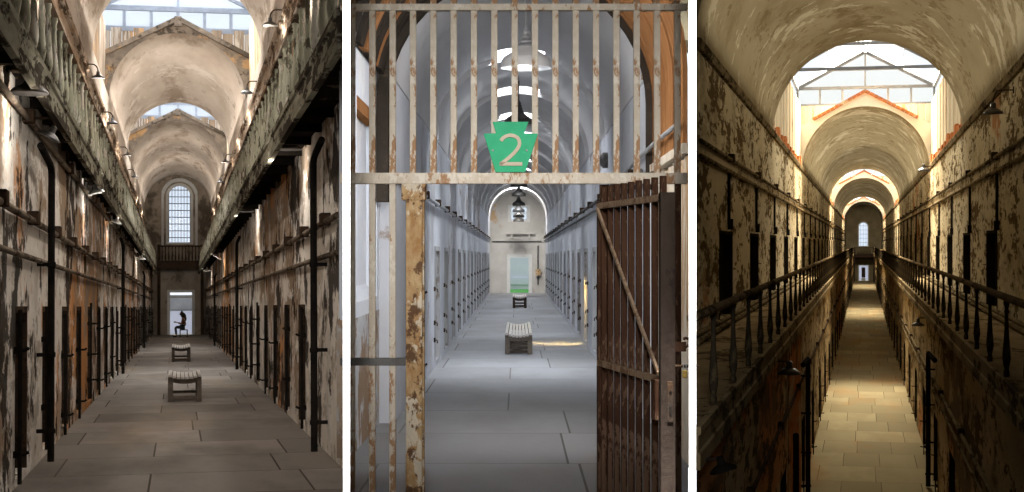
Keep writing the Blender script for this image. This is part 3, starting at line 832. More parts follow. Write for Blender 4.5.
    for i, (y, z) in enumerate(((26.8, 6.62), (36.0, 6.7), (52.5, 6.6), (58.5, 6.4))):
        make_lamp(W, (1.60, y, z), 1, .28, D, '%s lamp along the upper right wall above the right gallery, brown corridor' % ORD[i], cr, arm=.30, rise=.14)
    bench(W, (.115, 26.55, 0), .57, 2.0, .485, False, 'nearer open slatted bench in the middle of the brown corridor floor')
    bench(W, (.09, 46.0, 0), .55, 3.0, .485, True, 'farther dark slatted bench in the middle of the brown corridor floor')
corridor_a()

# ------------------------------------------------------------------ the sitter in the far doorway
def skin_mesh(name, verts, edges, radii, root, mat, levels=1):
    me = bpy.data.meshes.new(name)
    bm = bmesh.new(); lay = bm.verts.layers.skin.verify()
    vs = [bm.verts.new(v) for v in verts]; bm.verts.ensure_lookup_table()
    for a, b in edges: bm.edges.new((vs[a], vs[b]))
    for i, v in enumerate(vs):
        r = radii[i]; v[lay].radius = r if isinstance(r, tuple) else (r, r)
        v[lay].use_root = (i == root)
    bm.to_mesh(me); bm.free(); me.materials.append(mat)
    o = bpy.data.objects.new(name, me); COL.objects.link(o)
    s = o.modifiers.new('Skin', 'SKIN'); s.use_smooth_shade = True
    d = o.modifiers.new('Sub', 'SUBSURF'); d.levels = levels; d.render_levels = levels
    return o
def chain_builder():
    V, E, R = [], [], []
    def add(p, r, prev=None):
        V.append(p); R.append(r); i = len(V) - 1
        if prev is not None: E.append((prev, i))
        return i
    return V, E, R, add

def sitter():
    W = A; Y = 83.5
    seat = thing('low_stool', 'low dark stool under the seated person at the far door of brown corridor', 'stool', W, (.30, Y, 0))
    part('seat', MB().box(-.22, .22, -.24, .24, .375, .415), MAT['bench_dark'], seat, bevel=.01)
    for sx in (-1, 1):
        for sy in (-1, 1): part('leg', MB().box(sx * .16, sx * .215, sy * .17, sy * .225, 0, .375), MAT['bench_dark'], seat)
    p = thing('person', 'person with long dark hair seated in profile by a bright doorway, holding a camera', 'person', W, (.22, Y, 0))
    V, E, R, add = chain_builder()
    pel = add((.08, 0, .56), .13); spine = add((.10, 0, .74), .115, pel); chest = add((.07, 0, .94), (.12, .14), spine)
    neck = add((.03, 0, 1.09), .05, chest); hb = add((.0, 0, 1.17), .085, neck); ht = add((-.01, 0, 1.28), .09, hb)
    add((-.085, 0, 1.19), .035, hb); add((-.105, 0, 1.215), .018, hb)
    for s in (-1, 1):
        hip = add((.04, s * .10, .54), .095, pel); kn = add((-.36, s * .11, .54), .065, hip); an = add((-.31, s * .11, .10), .042, kn)
        add((-.47, s * .12, .045), .036, an)
        sh = add((.06, s * .19, .99), .06, chest); el = add((-.03, s * .22, .73), .043, sh); wr = add((-.26, s * .10, .80), .028, el)
        pm = add((-.33, s * .075, .82), (.035, .022), wr)
        for k, (dz, ln) in enumerate(((.03, .055), (.012, .065), (-.008, .06), (-.026, .045))):
            f1 = add((-.375, s * .065, .82 + dz), .009, pm); f2 = add((-.385 - ln * .3, s * (.065 - ln * .6), .82 + dz), .0085, f1)
            add((-.375, s * .02, .82 + dz * .9), .008, f2)
        t1 = add((-.325, s * .04, .85), .010, pm); add((-.35, s * .02, .862), .009, t1)
    b = skin_mesh('body', V, E, R, pel, MAT['skin'], 1); b.parent = p
    V, E, R, add = chain_builder()
    a = add((.08, 0, .58), .15); c = add((.10, 0, .76), .135, a); d = add((.07, 0, .94), (.14, .165), c); add((.045, 0, 1.03), .08, d)
    for s in (-1, 1):
        sh = add((.06, s * .19, .99), .078, d); el = add((-.03, s * .22, .73), .06, sh); add((-.22, s * .12, .79), .042, el)
    o = skin_mesh('shirt', V, E, R, a, MAT['shirt']); o.parent = p
    V, E, R, add = chain_builder()
    a = add((.08, 0, .56), .15)
    for s in (-1, 1):
        hip = add((.03, s * .10, .545), .115, a); kn = add((-.36, s * .11, .545), .083, hip); add((-.31, s * .11, .14), .06, kn)
    o = skin_mesh('trousers', V, E, R, a, MAT['trousers']); o.parent = p
    for s in (-1, 1):
        V, E, R, add = chain_builder()
        a = add((-.28, s * .11, .055), .052); b2 = add((-.38, s * .115, .05), .048, a); add((-.50, s * .12, .04), .036, b2)
        o = skin_mesh('shoe', V, E, R, a, MAT['iron']); o.parent = p
    V, E, R, add = chain_builder()
    a = add((.02, 0, 1.29), .125); b2 = add((.075, 0, 1.18), .125, a); c = add((.13, 0, 1.03), .125, b2); add((.17, 0, .84), .09, c)
    add((-.04, 0, 1.325), .07, a)
    o = skin_mesh('hair', V, E, R, a, MAT['hair']); o.parent = p
    c = thing('camera', 'small dark camera held by the seated person, brown corridor', 'camera', W, (-.16, Y, .82))
    part('camera_body', MB().box(-.02, .025, -.06, .06, -.035, .045), MAT['iron'], c, bevel=.006)
    part('lens', MB().tube([(-.02, 0, 0), (-.07, 0, 0)], .028, 12), MAT['iron'], c)
sitter()

# ================================================================== MIDDLE CORRIDOR
def keystone():
    s = thing('number_sign', 'green keystone-shaped sign with a cream 2 fixed to the cream gate bars', 'sign', B, (0, 8.97, 0))
    k = [(-.146, 2.558), (.069, 2.558), (.0436, 2.490), (.1254, 2.487), (.05, 2.257), (-.128, 2.257), (-.2, 2.487), (-.125, 2.490)]
    part('plate', MB().ext_y(k, -.016, -.004), MAT['sign'], s, bevel=.002)
    px = [(170, 224), (180, 209), (197, 198), (218, 193), (240, 196), (259, 206), (269, 222), (271, 240), (266, 257), (254, 275), (236, 295), (214, 315), (192, 333), (166, 352)]
    pts = [((470 + x / 5.467 - 517) * .00597, 1.75 + (257 - 100 - y / 5.467) * .00597) for x, y in px]
    w = .0105; m = MB(); L = []; Rr = []
    for i, p in enumerate(pts):
        a = Vector(pts[max(0, i - 1)]); b = Vector(pts[min(len(pts) - 1, i + 1)]); d = (b - a).normalized(); n = Vector((-d.y, d.x))
        L.append((p[0] + n.x * w, p[1] + n.y * w)); Rr.append((p[0] - n.x * w, p[1] - n.y * w))
    for i in range(len(pts) - 1): m.ext_y([L[i], L[i + 1], Rr[i + 1], Rr[i]], -.030, -.016)
    xa, zb = pts[-1]
    m.box(xa - .004, xa + .131, -.030, -.016, zb - .008, zb + .013)
    part('numeral', m, MAT['numeral'], s, label='cream raised numeral 2')
    for x in (-.145, .058):
        part('bolt', MB().lathe([(.007, 0), (.007, .004), (.003, .006)], (0, 0, 0), 10, Matrix.Rotation(pi / 2, 3, 'X')), MAT['pipe_grey'], s, loc=(x, -.016, 2.387))

def gate():
    W = B; Y = 9.0
    g = thing('iron_gate_screen', 'fixed cream rusty barred gate screen filling the front of the whitewashed corridor', 'gate', W, (0, Y, 0))
    bw = .019
    def knob(mb, x, z):
        mb.box(x - .024, x + .024, -.024, .024, z - .012, z + .012)
    src = None
    for k in range(17):
        if src is None: src = part('bar', MB().box(-bw, bw, -bw, bw, 2.24, 3.62), MAT['gate'], g, bevel=.004, loc=(-.99 + .122 * k, 0, 0))
        else: part_copy(src, g, (-.99 + .122 * k, 0, 0))
    src = None
    for k in (0, 1, 2):
        if src is None: src = part('bar', MB().box(-bw, bw, -bw, bw, .0, 2.2), MAT['gate'], g, bevel=.004, loc=(-.99 + .122 * k, 0, 0))
        else: part_copy(src, g, (-.99 + .122 * k, 0, 0))
    part('bar', MB().box(-bw, bw, -bw, bw, .0, 2.2), MAT['leaf'], g, bevel=.004, loc=(.965, 0, 0), label='dark brown bar right of the open leaf')
    part('top_rail', MB().box(-1.06, 1.02, -.028, .028, 3.228, 3.268), MAT['gate'], g, bevel=.004)
    part('top_rail', MB().box(-1.06, 1.02, -.028, .028, 3.60, 3.64), MAT['gate'], g, bevel=.004)
    part('beam', MB().box(-1.06, 1.02, -.035, .035, 2.188, 2.254), MAT['gate'], g, bevel=.005)
    part('mid_rail', MB().box(-1.06, -.66, -.026, .026, 1.10, 1.145), MAT['pipe_shade'], g, bevel=.004)
    po = MB().box(-.664, -.566, -.05, .05, 0, 2.188).box(-.580, -.556, .0, .06, 0, 2.19).box(-.69, -.545, -.056, .056, 2.09, 2.188)
    part('post', po, MAT['gate_post'], g, bevel=.006)
    part('post', MB().box(.50, .56, .05, .12, 0, 2.188), MAT['leaf'], g, bevel=.005)
    L = thing('gate_leaf', 'open brown barred gate leaf standing at right of the whitewashed corridor', 'gate', W, (.51, 9.03, 0), radians(-79.1))
    ln = 1.385; src = None
    for i in range(9):
        x = .05 + i * .156
        if src is None: src = part('bar', MB().box(-.012, .012, -.017, .017, .04, 2.17), MAT['leaf'], L, bevel=.003, loc=(x, 0, 0))
        else: part_copy(src, L, (x, 0, 0))
    part('stile', MB().box(ln - .045, ln, -.038, .04, .02, 2.082), MAT['leaf_grey'], L, bevel=.004)
    part('stile', MB().box(-.01, .03, -.03, .03, .02, 2.082), MAT['leaf'], L, bevel=.004)
    for z, mt in ((2.055, 'leaf_rail'), (1.115, 'leaf_rail'), (.12, 'leaf_rail')):
        part('rail', MB().box(0, ln - .04, -.032, -.008, z - .018, z + .018), MAT[mt], L, bevel=.003)
    part('brace', MB().bar((.03, -.036, 2.04), (ln - .05, -.036, 1.15), .014, .022), MAT['leaf_rail'], L)
    lk = part('lock_plate', MB().box(ln, ln + .006, -.006, .026, .905, 1.115), MAT['iron_rust'], L, bevel=.002)
    part('keyhole', MB().tube([(ln + .004, .010, 1.06), (ln + .009, .010, 1.06)], .007, 10), MAT['iron'], lk)
    part('keyhole', MB().box(ln + .003, ln + .009, .004, .016, .945, .985), MAT['iron'], lk)
    part('lock_case', MB().box(ln - .13, ln - .045, -.055, -.02, .91, 1.12), MAT['leaf'], L, bevel=.004)
    h = MB().box(ln - .02, ln - .012, .03, .10, 1.265, 1.315)
    h.tube([(ln - .016, .10, 1.29)] + [(ln - .016, .10 + .022 * sin(a * pi / 5), 1.29 + .022 * (1 - cos(a * pi / 5)) - .0) for a in range(1, 7)], .008, 8)
    part('hasp', h, MAT['leaf'], L)
    part('bolt_rod', MB().tube([(ln - .02, .03, 1.19), (ln - .02, .17, 1.19)], .008, 8), MAT['iron_rust'], L)
    p = thing('padlock', 'small brass padlock hanging on the bolt of the open brown gate leaf', 'padlock', W, (.86, 7.70, 1.13))
    part('lock_body', MB().box(-.013, .013, -.008, .008, 0, .04), weathered('brass', (.50, .34, .09), (.40, .27, .07), [], (9, 9, 9), rough=.35, metal=.6), p, bevel=.003)
    part('shackle', MB().tube([(-.008, 0, .038), (-.008, 0, .06), (-.004, 0, .07), (.004, 0, .07), (.008, 0, .06), (.008, 0, .038)], .003, 8), MAT['pipe_grey'], p)
    keystone()
gate()

def corridor_b():
    W = B; YE = 73.0; zs = 3.62
    yl = W.plane_y(K1R, -1.45) + .05; yr = W.plane_y(K2L, 1.44) + .05
    xl = lambda y: W.plane_x(K1R, y) + .01
    xr = lambda y: W.plane_x(K2L, y) - .01
    fl = [(xl(8), 8), (xr(8), 8), (xr(yr), yr), (1.58, W.plane_y(K2L, 1.6)), (1.58, YE + .4), (-1.6, YE + .4), (-1.6, W.plane_y(K1R, -1.62)), (xl(yl), yl)]
    struct('floor', MB().ext_z(fl, -.2, 0), MAT['B_floor'], W)
    # vestibule: left wall with a splayed niche, right planks, timber centering
    m = MB(); X = -1.45; xo = X - .12
    m.box(X, xo + .03, yl, 13.55, 1.2, 3.78); m.box(X, xo, 13.55, 15.5, 3.22, 3.66); m.box(X, xo, 15.5, 16.2, 1.2, 3.5)
    m.ext_y([(X, 1.2), (X, 1.34), (xo, 1.48), (xo, 1.2)], 13.55, 15.5)
    m.box(xo + .01, xo - .02, 13.4, 15.6, 1.2, 3.5)
    struct('wall_left', m, MAT['B_vest'], W)
    struct('wall_left_lower', MB().box(X, xo, yl, 16.2, 0, 1.2), MAT['B_peel'], W)
    r = thing('plank_lining', 'pale upright plank lining at right edge behind the open gate leaf', 'planks', W, (1.44, yr, 0))
    n = 9; L = 15.7 - yr
    src = None
    for i in range(n):
        part('plank', MB().box(0, .05, L * i / n + .012, L * (i + 1) / n - .012, 0, 2.62 - .02 * (i % 3)), MAT['plank_white'], r)
    single('timber_sill', MB().box(1.37, 1.5, yr - .1, 15.7, 2.62, 2.70), MAT['plank_white'], 'pale timber sill above the plank lining, right of the gate', 'beam', W)
    single('wooden_lintel', MB().box(X - .005, X - .1, 13.5, 15.55, 3.10, 3.22), MAT['timber'], 'brown wooden lintel over the bright niche at left behind the gate bars', 'lintel', W)
    # arched formwork boards behind the gate
    t = thing('timber_formwork', 'curved brown and black timber formwork arching over the gate, whitewashed corridor', 'formwork', W, (0, 0, 0))
    zc = 3.35
    def arc_board(y0, y1, r0, r1, a0, a1, drop):
        q = MB(); N = 14; pi_, po_ = [], []
        for i in range(N + 1):
            a = a0 + (a1 - a0) * i / N
            pi_.append((r0 * cos(a), zc + r0 * sin(a))); po_.append((r1 * cos(a), zc + r1 * sin(a)))
        if drop:
            s = 1 if cos(a0) > 0 else -1
            pi_ = [(s * r0, drop)] + pi_; po_ = [(s * r1, drop)] + po_
        for i in range(len(pi_) - 1): q.ext_y([pi_[i], pi_[i + 1], po_[i + 1], po_[i]], y0, y1)
        return q
    y = yr + .05; i = 0
    while y < 15.5:
        part('board', arc_board(y, y + .40, 1.40 + .015 * (i % 2), 1.44, 0, pi / 2, 2.70), MAT['timber'], t, smooth=25)
        y += .42; i += 1
    y = yl + .05; i = 0
    while y < 15.4:
        part('board', arc_board(y, y + .30, 1.40 - .02 * (i % 2), 1.45, pi - .20, pi / 2, None), MAT['timber'] if i % 3 == 1 else MAT['timber_dark'], t, smooth=25)
        y += .34; i += 1
    part('arch_rib', arc_board(15.42, 15.62, 1.33, 1.45, pi, pi / 2, 2.32), MAT['timber_dark'], t, smooth=25, label='black arched rib')
    part('arch_rib', arc_board(15.5, 15.63, 1.34, 1.45, 0, pi / 2, 2.45), MAT['timber_dark'], t, smooth=25, label='black arched rib')
    # brick edge of the first arch: stub courses round the curve
    k = thing('brick_arch_edge', 'ragged brown brick edge of the first vault arch in the whitewashed corridor', 'brick arch', W, (0, 15.72, 0))
    bm = MB(); N = 64
    rnd = random.Random(3)
    for i in range(N):
        a0 = pi * i / N; a1 = pi * (i + .78) / N; ri = 1.305 + rnd.uniform(0, .02); ro = 1.36
        c = [(ri * cos(a0), zs + ri * sin(a0)), (ri * cos(a1), zs + ri * sin(a1)), (ro * cos(a1), zs + ro * sin(a1)), (ro * cos(a0), zs + ro * sin(a0))]
        bm.ext_y(c, -.02 - rnd.uniform(0, .06), .1)
    part('brick_course', bm, MAT['B_brick'], k)
    # walls, doors
    dl = [23.6 + 3.15 * i for i in range(15)]; dr = [18.9 + 3.3 * i for i in range(16)]; wd = 1.25
    struct('wall_left', wall_run(-1, -1.3, .3, 15.8, YE, 0, zs, [(y, y + wd) for y in [19.6] + dl], .1, 1.92, .14), MAT['B_wall'], W)
    struct('wall_right', wall_run(1, 1.36, .3, 15.8, YE, 0, zs, [(y, y + wd) for y in dr], .1, 1.92, .14), MAT['B_wall'], W)
    mats = {'panel': MAT['door_B'], 'frame': MAT['door_B'], 'iron': MAT['iron_rust']}
    cell_door(W, -1, -1.3, 19.6, wd, .1, 1.82, .14, {'panel': MAT['timber_dark'], 'frame': MAT['leaf_grey'], 'iron': MAT['leaf_grey']}, 'dark brown door just behind the rusty gate post, left wall of whitewashed corridor', None, 'bar')
    door_row(W, -1, -1.3, dl, wd, .1, 1.82, .14, mats, lambda i, n: '%s pale grey cell door from the near end, left wall of whitewashed corridor' % ordinal(i), 'cell doors on the left wall of the whitewashed corridor', 'plain')
    door_row(W, 1, 1.36, dr, wd, .1, 1.82, .14, mats, lambda i, n: '%s pale grey cell door from the near end, right wall of whitewashed corridor' % ordinal(i), 'cell doors on the right wall of the whitewashed corridor', 'plain')
    # vault with crown slots
    cuts = [(15.8, 22.8)] + [(24.2 + 5.0 * i, 24.2 + 5.0 * i + 3.7) for i in range(9)] + [(69.2, YE)]
    slots = []
    for i, (y0, y1) in enumerate(cuts):
        struct('ceiling', vault(y0, y1, 0.03, 1.31, zs, zs + 1.65, zs + 1.65, 1.66), [MAT['B_vault'], MAT['B_vault']], W, smooth=20)
        if i + 1 < len(cuts): slots.append((y1, cuts[i + 1][0]))
    for (y0, y1) in slots:
        m = MB(); N = 20
        for a0, a1 in ((0, radians(73)), (radians(107), pi)):
            for i in range(N):
                b0 = a0 + (a1 - a0) * i / N; b1 = a0 + (a1 - a0) * (i + 1) / N
                q = [(1.40 * cos(b0) + .03, zs + 1.40 * sin(b0)), (1.40 * cos(b1) + .03, zs + 1.40 * sin(b1)), (1.62 * cos(b1) + .03, zs + 1.62 * sin(b1)), (1.62 * cos(b0) + .03, zs + 1.62 * sin(b0))]
                m.ext_y(q, y0, y1)
        m.box(-.45, -.9, y0, y1, zs + 1.36, zs + 1.66); m.box(.51, .95, y0, y1, zs + 1.36, zs + 1.66)
        struct('ceiling', m, MAT['B_vault'], W, smooth=20)
    for i, (y0, y1) in enumerate(slots):
        s = thing('slot_skylight', '%s narrow crown skylight slot from the near end, whitewashed corridor vault' % ordinal(i), 'skylight', W, (.03, y0, zs + 1.7), 0, 'crown skylight slots of the whitewashed corridor')
        fr = MB().box(-.8, -.66, 0, y1 - y0, -.05, .05).box(.66, .8, 0, y1 - y0, -.05, .05).box(-.03, .03, 0, y1 - y0, -.03, .03)
        part('frame', fr, MAT['steel_pale'], s)
        part('pane', MB().add([(-.7, 0, .03), (.7, 0, .03), (.7, y1 - y0, .03), (-.7, y1 - y0, .03)], [(0, 1, 2, 3)]), MAT['glass'], s)
    # end wall
    door = (-.39, .63, 1.78); win = (-.45, .63, 3.45, 4.28)
    end_wall(W, YE, .4, -1.6, 1.7, 5.3, door, win, MAT['B_end'], arched=False)
    doorway(W, YE, .4, door, MAT['white_frame'], 2)
    far_window(W, 2, YE + .1, win, False, MAT['white_frame'], 3, 2, 2)
    single('wall_shelf', MB().box(-.5, .85, YE - .25, YE, 2.86, 2.95).box(-.3, -.2, YE - .2, YE, 2.7, 2.86).box(.55, .65, YE - .2, YE, 2.7, 2.86), MAT['B_end'], 'pale shelf on the end wall under the bright window, whitewashed corridor', 'shelf', W)
    single('pipe_run', MB().tube([(-1.2, YE - .05, 2.5), (.9, YE - .05, 2.5), (.95, YE - .05, 2.5), (1.2, YE - .05, 2.5)], .035, 8).tube([(1.02, YE - .05, .4), (1.02, YE - .05, 2.3)], .04, 8), MAT['pipe_shade'], 'grey pipes on the end wall beside the bright door, whitewashed corridor', 'pipe', W)
    single('wall_box', MB().box(.9, 1.15, YE - .2, YE, .85, 1.15).box(.94, 1.11, YE - .23, YE - .2, .9, 1.1), MAT['gate_post'], 'small orange box on the end wall right of the bright door, whitewashed corridor', 'box', W)
    struct('ground', MB().box(-3, 3.5, YE + .4, YE + 1.2, -.12, -.02), MAT['gravel'], W)
    struct('lawn', MB().box(-4, 4.5, YE + 1.2, YE + 9, -.12, -.01), MAT['grass'], W)
    single('yard_wall', MB().box(-4, 5, YE + 9, YE + 9.4, -.1, 2.6).box(-4, 5, YE + 8.9, YE + 9, .25, .6), MAT['stone_pale'], 'pale blue wall beyond the lawn outside the far door of the whitewashed corridor', 'wall', W)
    # service pipes
    conduit(W, -1.3, 2.58, 15.9, 72.5, .03, -1, [17.5 + 3.15 * i for i in range(17)], MAT['pipe_grey'], 'grey conduit with clips along the left wall of the whitewashed corridor', boxsz=.09)
    conduit(W, 1.36, 2.66, 15.9, 72.5, .03, 1, [17.0 + 3.3 * i for i in range(17)], MAT['pipe_shade'], 'upper dark conduit with boxes, right wall of the whitewashed corridor', boxsz=.09)
    conduit(W, 1.36, 2.53, 15.9, 72.5, .022, 1, [], MAT['pipe_shade'], 'lower thin dark conduit, right wall of the whitewashed corridor')
    single('handrail_pipe', MB().tube([(1.34, yr - .1, 2.86), (1.33, 14.5, 2.85), (1.30, 16.5, 2.80), (1.29, 19.0, 2.72)], .022, 10), MAT['pipe_grey'], 'pale grey pipe running along the brown formwork at right of the gate', 'pipe', W, smooth=50)
    w = thing('wall_light', 'small round dark wall fitting above the right conduit, whitewashed corridor', 'light fitting', W, (1.34, 22.5, 3.2))
    part('fitting_body', MB().lathe([(.10, -.08), (.12, -.02), (.12, .05), (.06, .10)], (0, 0, 0), 14, Matrix.Rotation(-pi / 2, 3, 'Y')), MAT['enamel_dark'], w, smooth=40)
    # hanging lamps
    for i, (y, x, z) in enumerate(((16.6, .10, 3.84), (27.0, .03, 4.12), (36, .06, 4.1), (46, .06, 3.9), (55, .07, 3.98), (60.5, .07, 3.82), (64.5, .07, 3.68), (68.0, .08, 3.54), (71, .08, 3.42))):
        mt = MAT['enamel'] if i == 0 else MAT['enamel_dark']
        lab = ('white enamel pendant lamp hanging nearest, above right of the green sign' if i == 0 else 'dark pendant lamp hanging right behind the top of the green sign' if i == 1
               else '%s dark pendant lamp from the front, hanging down the whitewashed corridor' % ORD[i])
        p = thing('pendant_lamp', lab, 'lamp', W, (x, y, z), 0, 'pendant lamps of the whitewashed corridor')
        R_ = .28 if i == 0 else .26
        part('shade', MB().lathe([(R_, 0), (R_ * 1.0, .03), (R_ * .98, .09), (R_ * .9, .12), (R_ * .55, .18), (R_ * .34, .24), (R_ * .30, .235), (R_ * .52, .165), (R_ * .85, .105), (R_ * .93, .07), (R_ * .95, 0)], n=28), mt, p, smooth=40)
        part('bulb', MB().lathe([(.001, .0), (.05, .03), (.06, .09), (.03, .16)], n=12), MAT['enamel'], p, smooth=60)
        part('neck', MB().lathe([(.085, .235), (.10, .25), (.07, .28), (.075, .30), (.055, .33), (.06, .35), (.04, .38), (.045, .40), (.02, .44), (.018, .46)], n=16), MAT['pipe_grey'] if i == 0 else mt, p, smooth=40)
        part('rod', MB().tube([(0, 0, .45), (0, 0, 4.92 - z)], .012, 8), MAT['pipe_grey'] if i == 0 else mt, p)
    bench(W, (.03, 26.9, 0), .49, 4.6, .40, False, 'nearer slatted bench in the middle of the whitewashed corridor floor', ends=True)
    bench(W, (.09, 51.3, 0), .48, 3.4, .42, True, 'farther small bench before the bright door of the whitewashed corridor')
corridor_b()

# ================================================================== RIGHT CORRIDOR, seen from its gallery
def corridor_c():
    W = C; YE = 252.0; zg = 4.65; zs = 9.65
    xb = lambda y: W.plane_x(K2R, y) + .01
    yb = lambda x: W.plane_y(K2R, x) + .05
    struct('floor', MB().box(-1.8, 2.1, 20, YE + 1, -.3, 0), MAT['C_floor'], W)
    dl = [22.6, 27.6] + [37.4 + 7.3 * i for i in range(28)]; dr = [23.8 + 7.2 * i for i in range(30)]; wd = 2.1
    struct('wall_left', wall_run(-1, -1.46, .6, yb(-1.46), YE, 0, zg - .14, [(y, y + wd) for y in dl], .05, 1.85, .22, yb), MAT['C_low'], W)
    struct('wall_right', wall_run(1, 1.78, .6, 9.5, YE, 0, zg - .14, [(y, y + wd) for y in dr], .05, 1.85, .22), MAT['C_low'], W)
    mats = {'panel': MAT['door_low'], 'frame': MAT['iron'], 'iron': MAT['iron']}
    door_row(W, -1, -1.46, dl, wd, .05, 1.8, .22, mats, lambda i, n: '%s ground-level cell door from the near end, left wall of ochre corridor' % ordinal(i), 'ground-level cell doors, left wall of the ochre corridor', 'bar')
    door_row(W, 1, 1.78, dr, wd, .05, 1.8, .22, mats, lambda i, n: '%s ground-level cell door from the near end, right wall of ochre corridor' % ordinal(i), 'ground-level cell doors, right wall of the ochre corridor', 'bar')
    ul = [29.6 + 8.25 * i for i in range(27)]; ur = [35.4 + 8.7 * i for i in range(25)]; wu = 3.0
    struct('wall_left_upper', wall_run(-1, -2.75, .3, yb(-2.75) , YE, zg - .14, zs, [(y, y + wu) for y in ul], zg + .02, 6.45, .25, yb), MAT['C_wall'], W)
    struct('wall_right_upper', wall_run(1, 2.95, .4, 9.5, YE, zg - .14, zs, [(y, y + wu) for y in ur], zg + .02, 6.5, .25), MAT['C_wall'], W)
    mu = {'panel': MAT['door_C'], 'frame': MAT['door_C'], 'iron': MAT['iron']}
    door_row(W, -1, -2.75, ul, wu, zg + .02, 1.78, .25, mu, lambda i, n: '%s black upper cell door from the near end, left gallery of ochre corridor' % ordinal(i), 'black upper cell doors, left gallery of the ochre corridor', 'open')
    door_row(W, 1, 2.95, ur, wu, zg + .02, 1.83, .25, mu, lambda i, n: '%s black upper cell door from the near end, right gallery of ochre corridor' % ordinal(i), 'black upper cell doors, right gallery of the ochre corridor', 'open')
    g = {'deck': MAT['C_deck'], 'fascia': MAT['C_edge'], 'hand': MAT['C_handrail'], 'bal': MAT['C_rail']}
    gallery(W, 'left', -1.34, -2.75, yb(-1.34), YE - 14, zg, 5.60, 4.32, 12.0, 2.22, g, 'gallery walkway with dark balusters on the left side of the ochre corridor', k=K2R)
    gallery(W, 'right', 1.55, 2.95, 9.5, YE - 14, zg, 5.60, 4.32, 11.0, 2.28, g, 'gallery walkway with dark balusters on the right side of the ochre corridor')
    segs = [(25.5, 48, 12.95, 12.95), (71, 131, 13.2, 11.5), (149, 210, 13.2, 11.5), (233, YE, 13.2, 11.5)]
    for i, (y0, y1, pk, ev) in enumerate(segs):
        struct('ceiling', vault(y0, y1, .1, 2.85, zs, pk, ev, 3.15 if i else 3.2), [MAT['C_vault'], MAT['C_spandrel'] if i else MAT['C_vault']], W, smooth=20)
    bays = [(48, 71), (131, 149), (210, 233)]
    for s in (-1, 1):
        for y0, y1 in bays:
            nm = 'wall_left_bay' if s < 0 else 'wall_right_bay'
            m = MB(); n = int((y1 - y0) / 1.1)
            for k in range(n): m.box(.1 + s * 2.95 - s * .02 * (k % 2), .1 + s * 3.2, y0 + (y1 - y0) * k / n, y0 + (y1 - y0) * (k + 1) / n - .03, zs, 12.65)
            m.box(.1 + s * 3.0, .1 + s * 3.2, y0, y1, zs, 12.65)
            struct(nm, m, MAT['board_cream'], W)
        X = -2.75 if s < 0 else 2.95
        c = [(X, zs - .16), (X - s * .07, zs - .15), (X - s * .10, zs - .02), (X - s * .08, zs + .03), (X, zs + .05)]
        struct('trim_7' if s < 0 else 'trim_8', MB().ext_y(c, yb(-2.75) if s < 0 else 9.5, YE), MAT['pipe_ochre'], W)
    lab = ('nearest', 'second', 'farthest')
    for i, (y0, y1) in enumerate(bays):
        skylight(W, y0, y1 + .8, .1, 3.1, 12.65, 13.45, 15.1, {'steel': MAT['steel_pale']}, '%s pale glazed roof skylight over the ochre corridor' % lab[i], 3, 'glass_cream')
        yy = y1 + .6; bd = thing('plank_boarding', 'cream flaking boarding under the %s skylight of the ochre corridor' % lab[i], 'boarding', W, (.1, yy, 0))
        for s in (-1, 1):
            b = MB()
            for k in range(8):
                xa, xc = s * 3.1 * k / 8, s * (3.1 * (k + 1) / 8 - .015)
                zl = [13.21 - .54 * abs(q) for q in (xa, xc)]
                if min(zl) < 12.55: b.ext_y([(xa, min(zl[0], 12.6)), (xc, min(zl[1], 12.6)), (xc, 12.62), (xa, 12.62)], -.02 * (k % 2), .1)
            part('board_panel', b, MAT['board_cream'], bd)
        t = thing('brick_coping', 'orange brick gable coping under the %s skylight of the ochre corridor' % lab[i], 'coping', W, (0.1, y1 - .1, 0))
        for s in (-1, 1):
            q = MB(); N = 12
            for k in range(N):
                a0 = k / N; a1 = (k + .93) / N
                P = lambda a: (s * (2.35 * (1 - a)), 0, 11.93 + 1.27 * a)
                q.bar(P(a0), P(a1), .16, .14)
            part('coping_slope', q, MAT['brick'], t)
        # broken brick footing of the boarded side walls
        for s in (-1, 1):
            q = MB(); rnd = random.Random(i * 2 + s); n = 22
            for k in range(n):
                ya = y0 + (y1 - y0) * k / n
                q.box(.1 + s * 2.95, .1 + s * (2.88 - rnd.uniform(0, .05)), ya, ya + (y1 - y0) / n - .05, zs + .03, zs + .18 + rnd.uniform(0, .35))
            single('brick_footing', q, MAT['brick'], 'broken orange brick footing on the %s side wall under the %s skylight, ochre corridor' % ('left' if s < 0 else 'right', lab[i]), 'brickwork', W)
    door = (-.68, .85, 2.55); win = (-.80, .90, 5.6, 8.85)
    end_wall(W, YE, .5, -3.1, 3.3, 12.9, door, win, MAT['C_end'])
    far_window(W, 3, YE + .1, win, True, MAT['white_frame'], 4, 6, 3)
    doorway(W, YE, .5, door, MAT['white_frame'], 3)
    dd = thing('door_leaf', 'small dark door leaf in the pale far doorway of the ochre corridor', 'door', W, (.05, YE + .35, 0))
    dd['kind'] = 'thing'
    part('panel', MB().box(-.28, .32, 0, .06, .55, 2.2), MAT['iron_rust'], dd); part('kick_plate', MB().box(-.30, .34, -.01, .05, .02, .5), MAT['white_frame'], dd)
    end_gallery(W, YE, -1.46, 1.78, 4.3, 5.5, 5.0, MAT['iron_rust'], 'dark end gallery under the arched window of the ochre corridor')
    struct('ground', MB().box(-4, 5, YE + .5, YE + 12, -.15, -.02), MAT['gravel'], W)
    single('yard_wall', MB().box(-3, 4, YE + 9, YE + 9.4, -.1, 2.3).box(-3, 4, YE + 8.9, YE + 9.5, 2.3, 2.4), MAT['stone_pale'], 'pale yard wall outside the far door of the ochre corridor', 'wall', W)
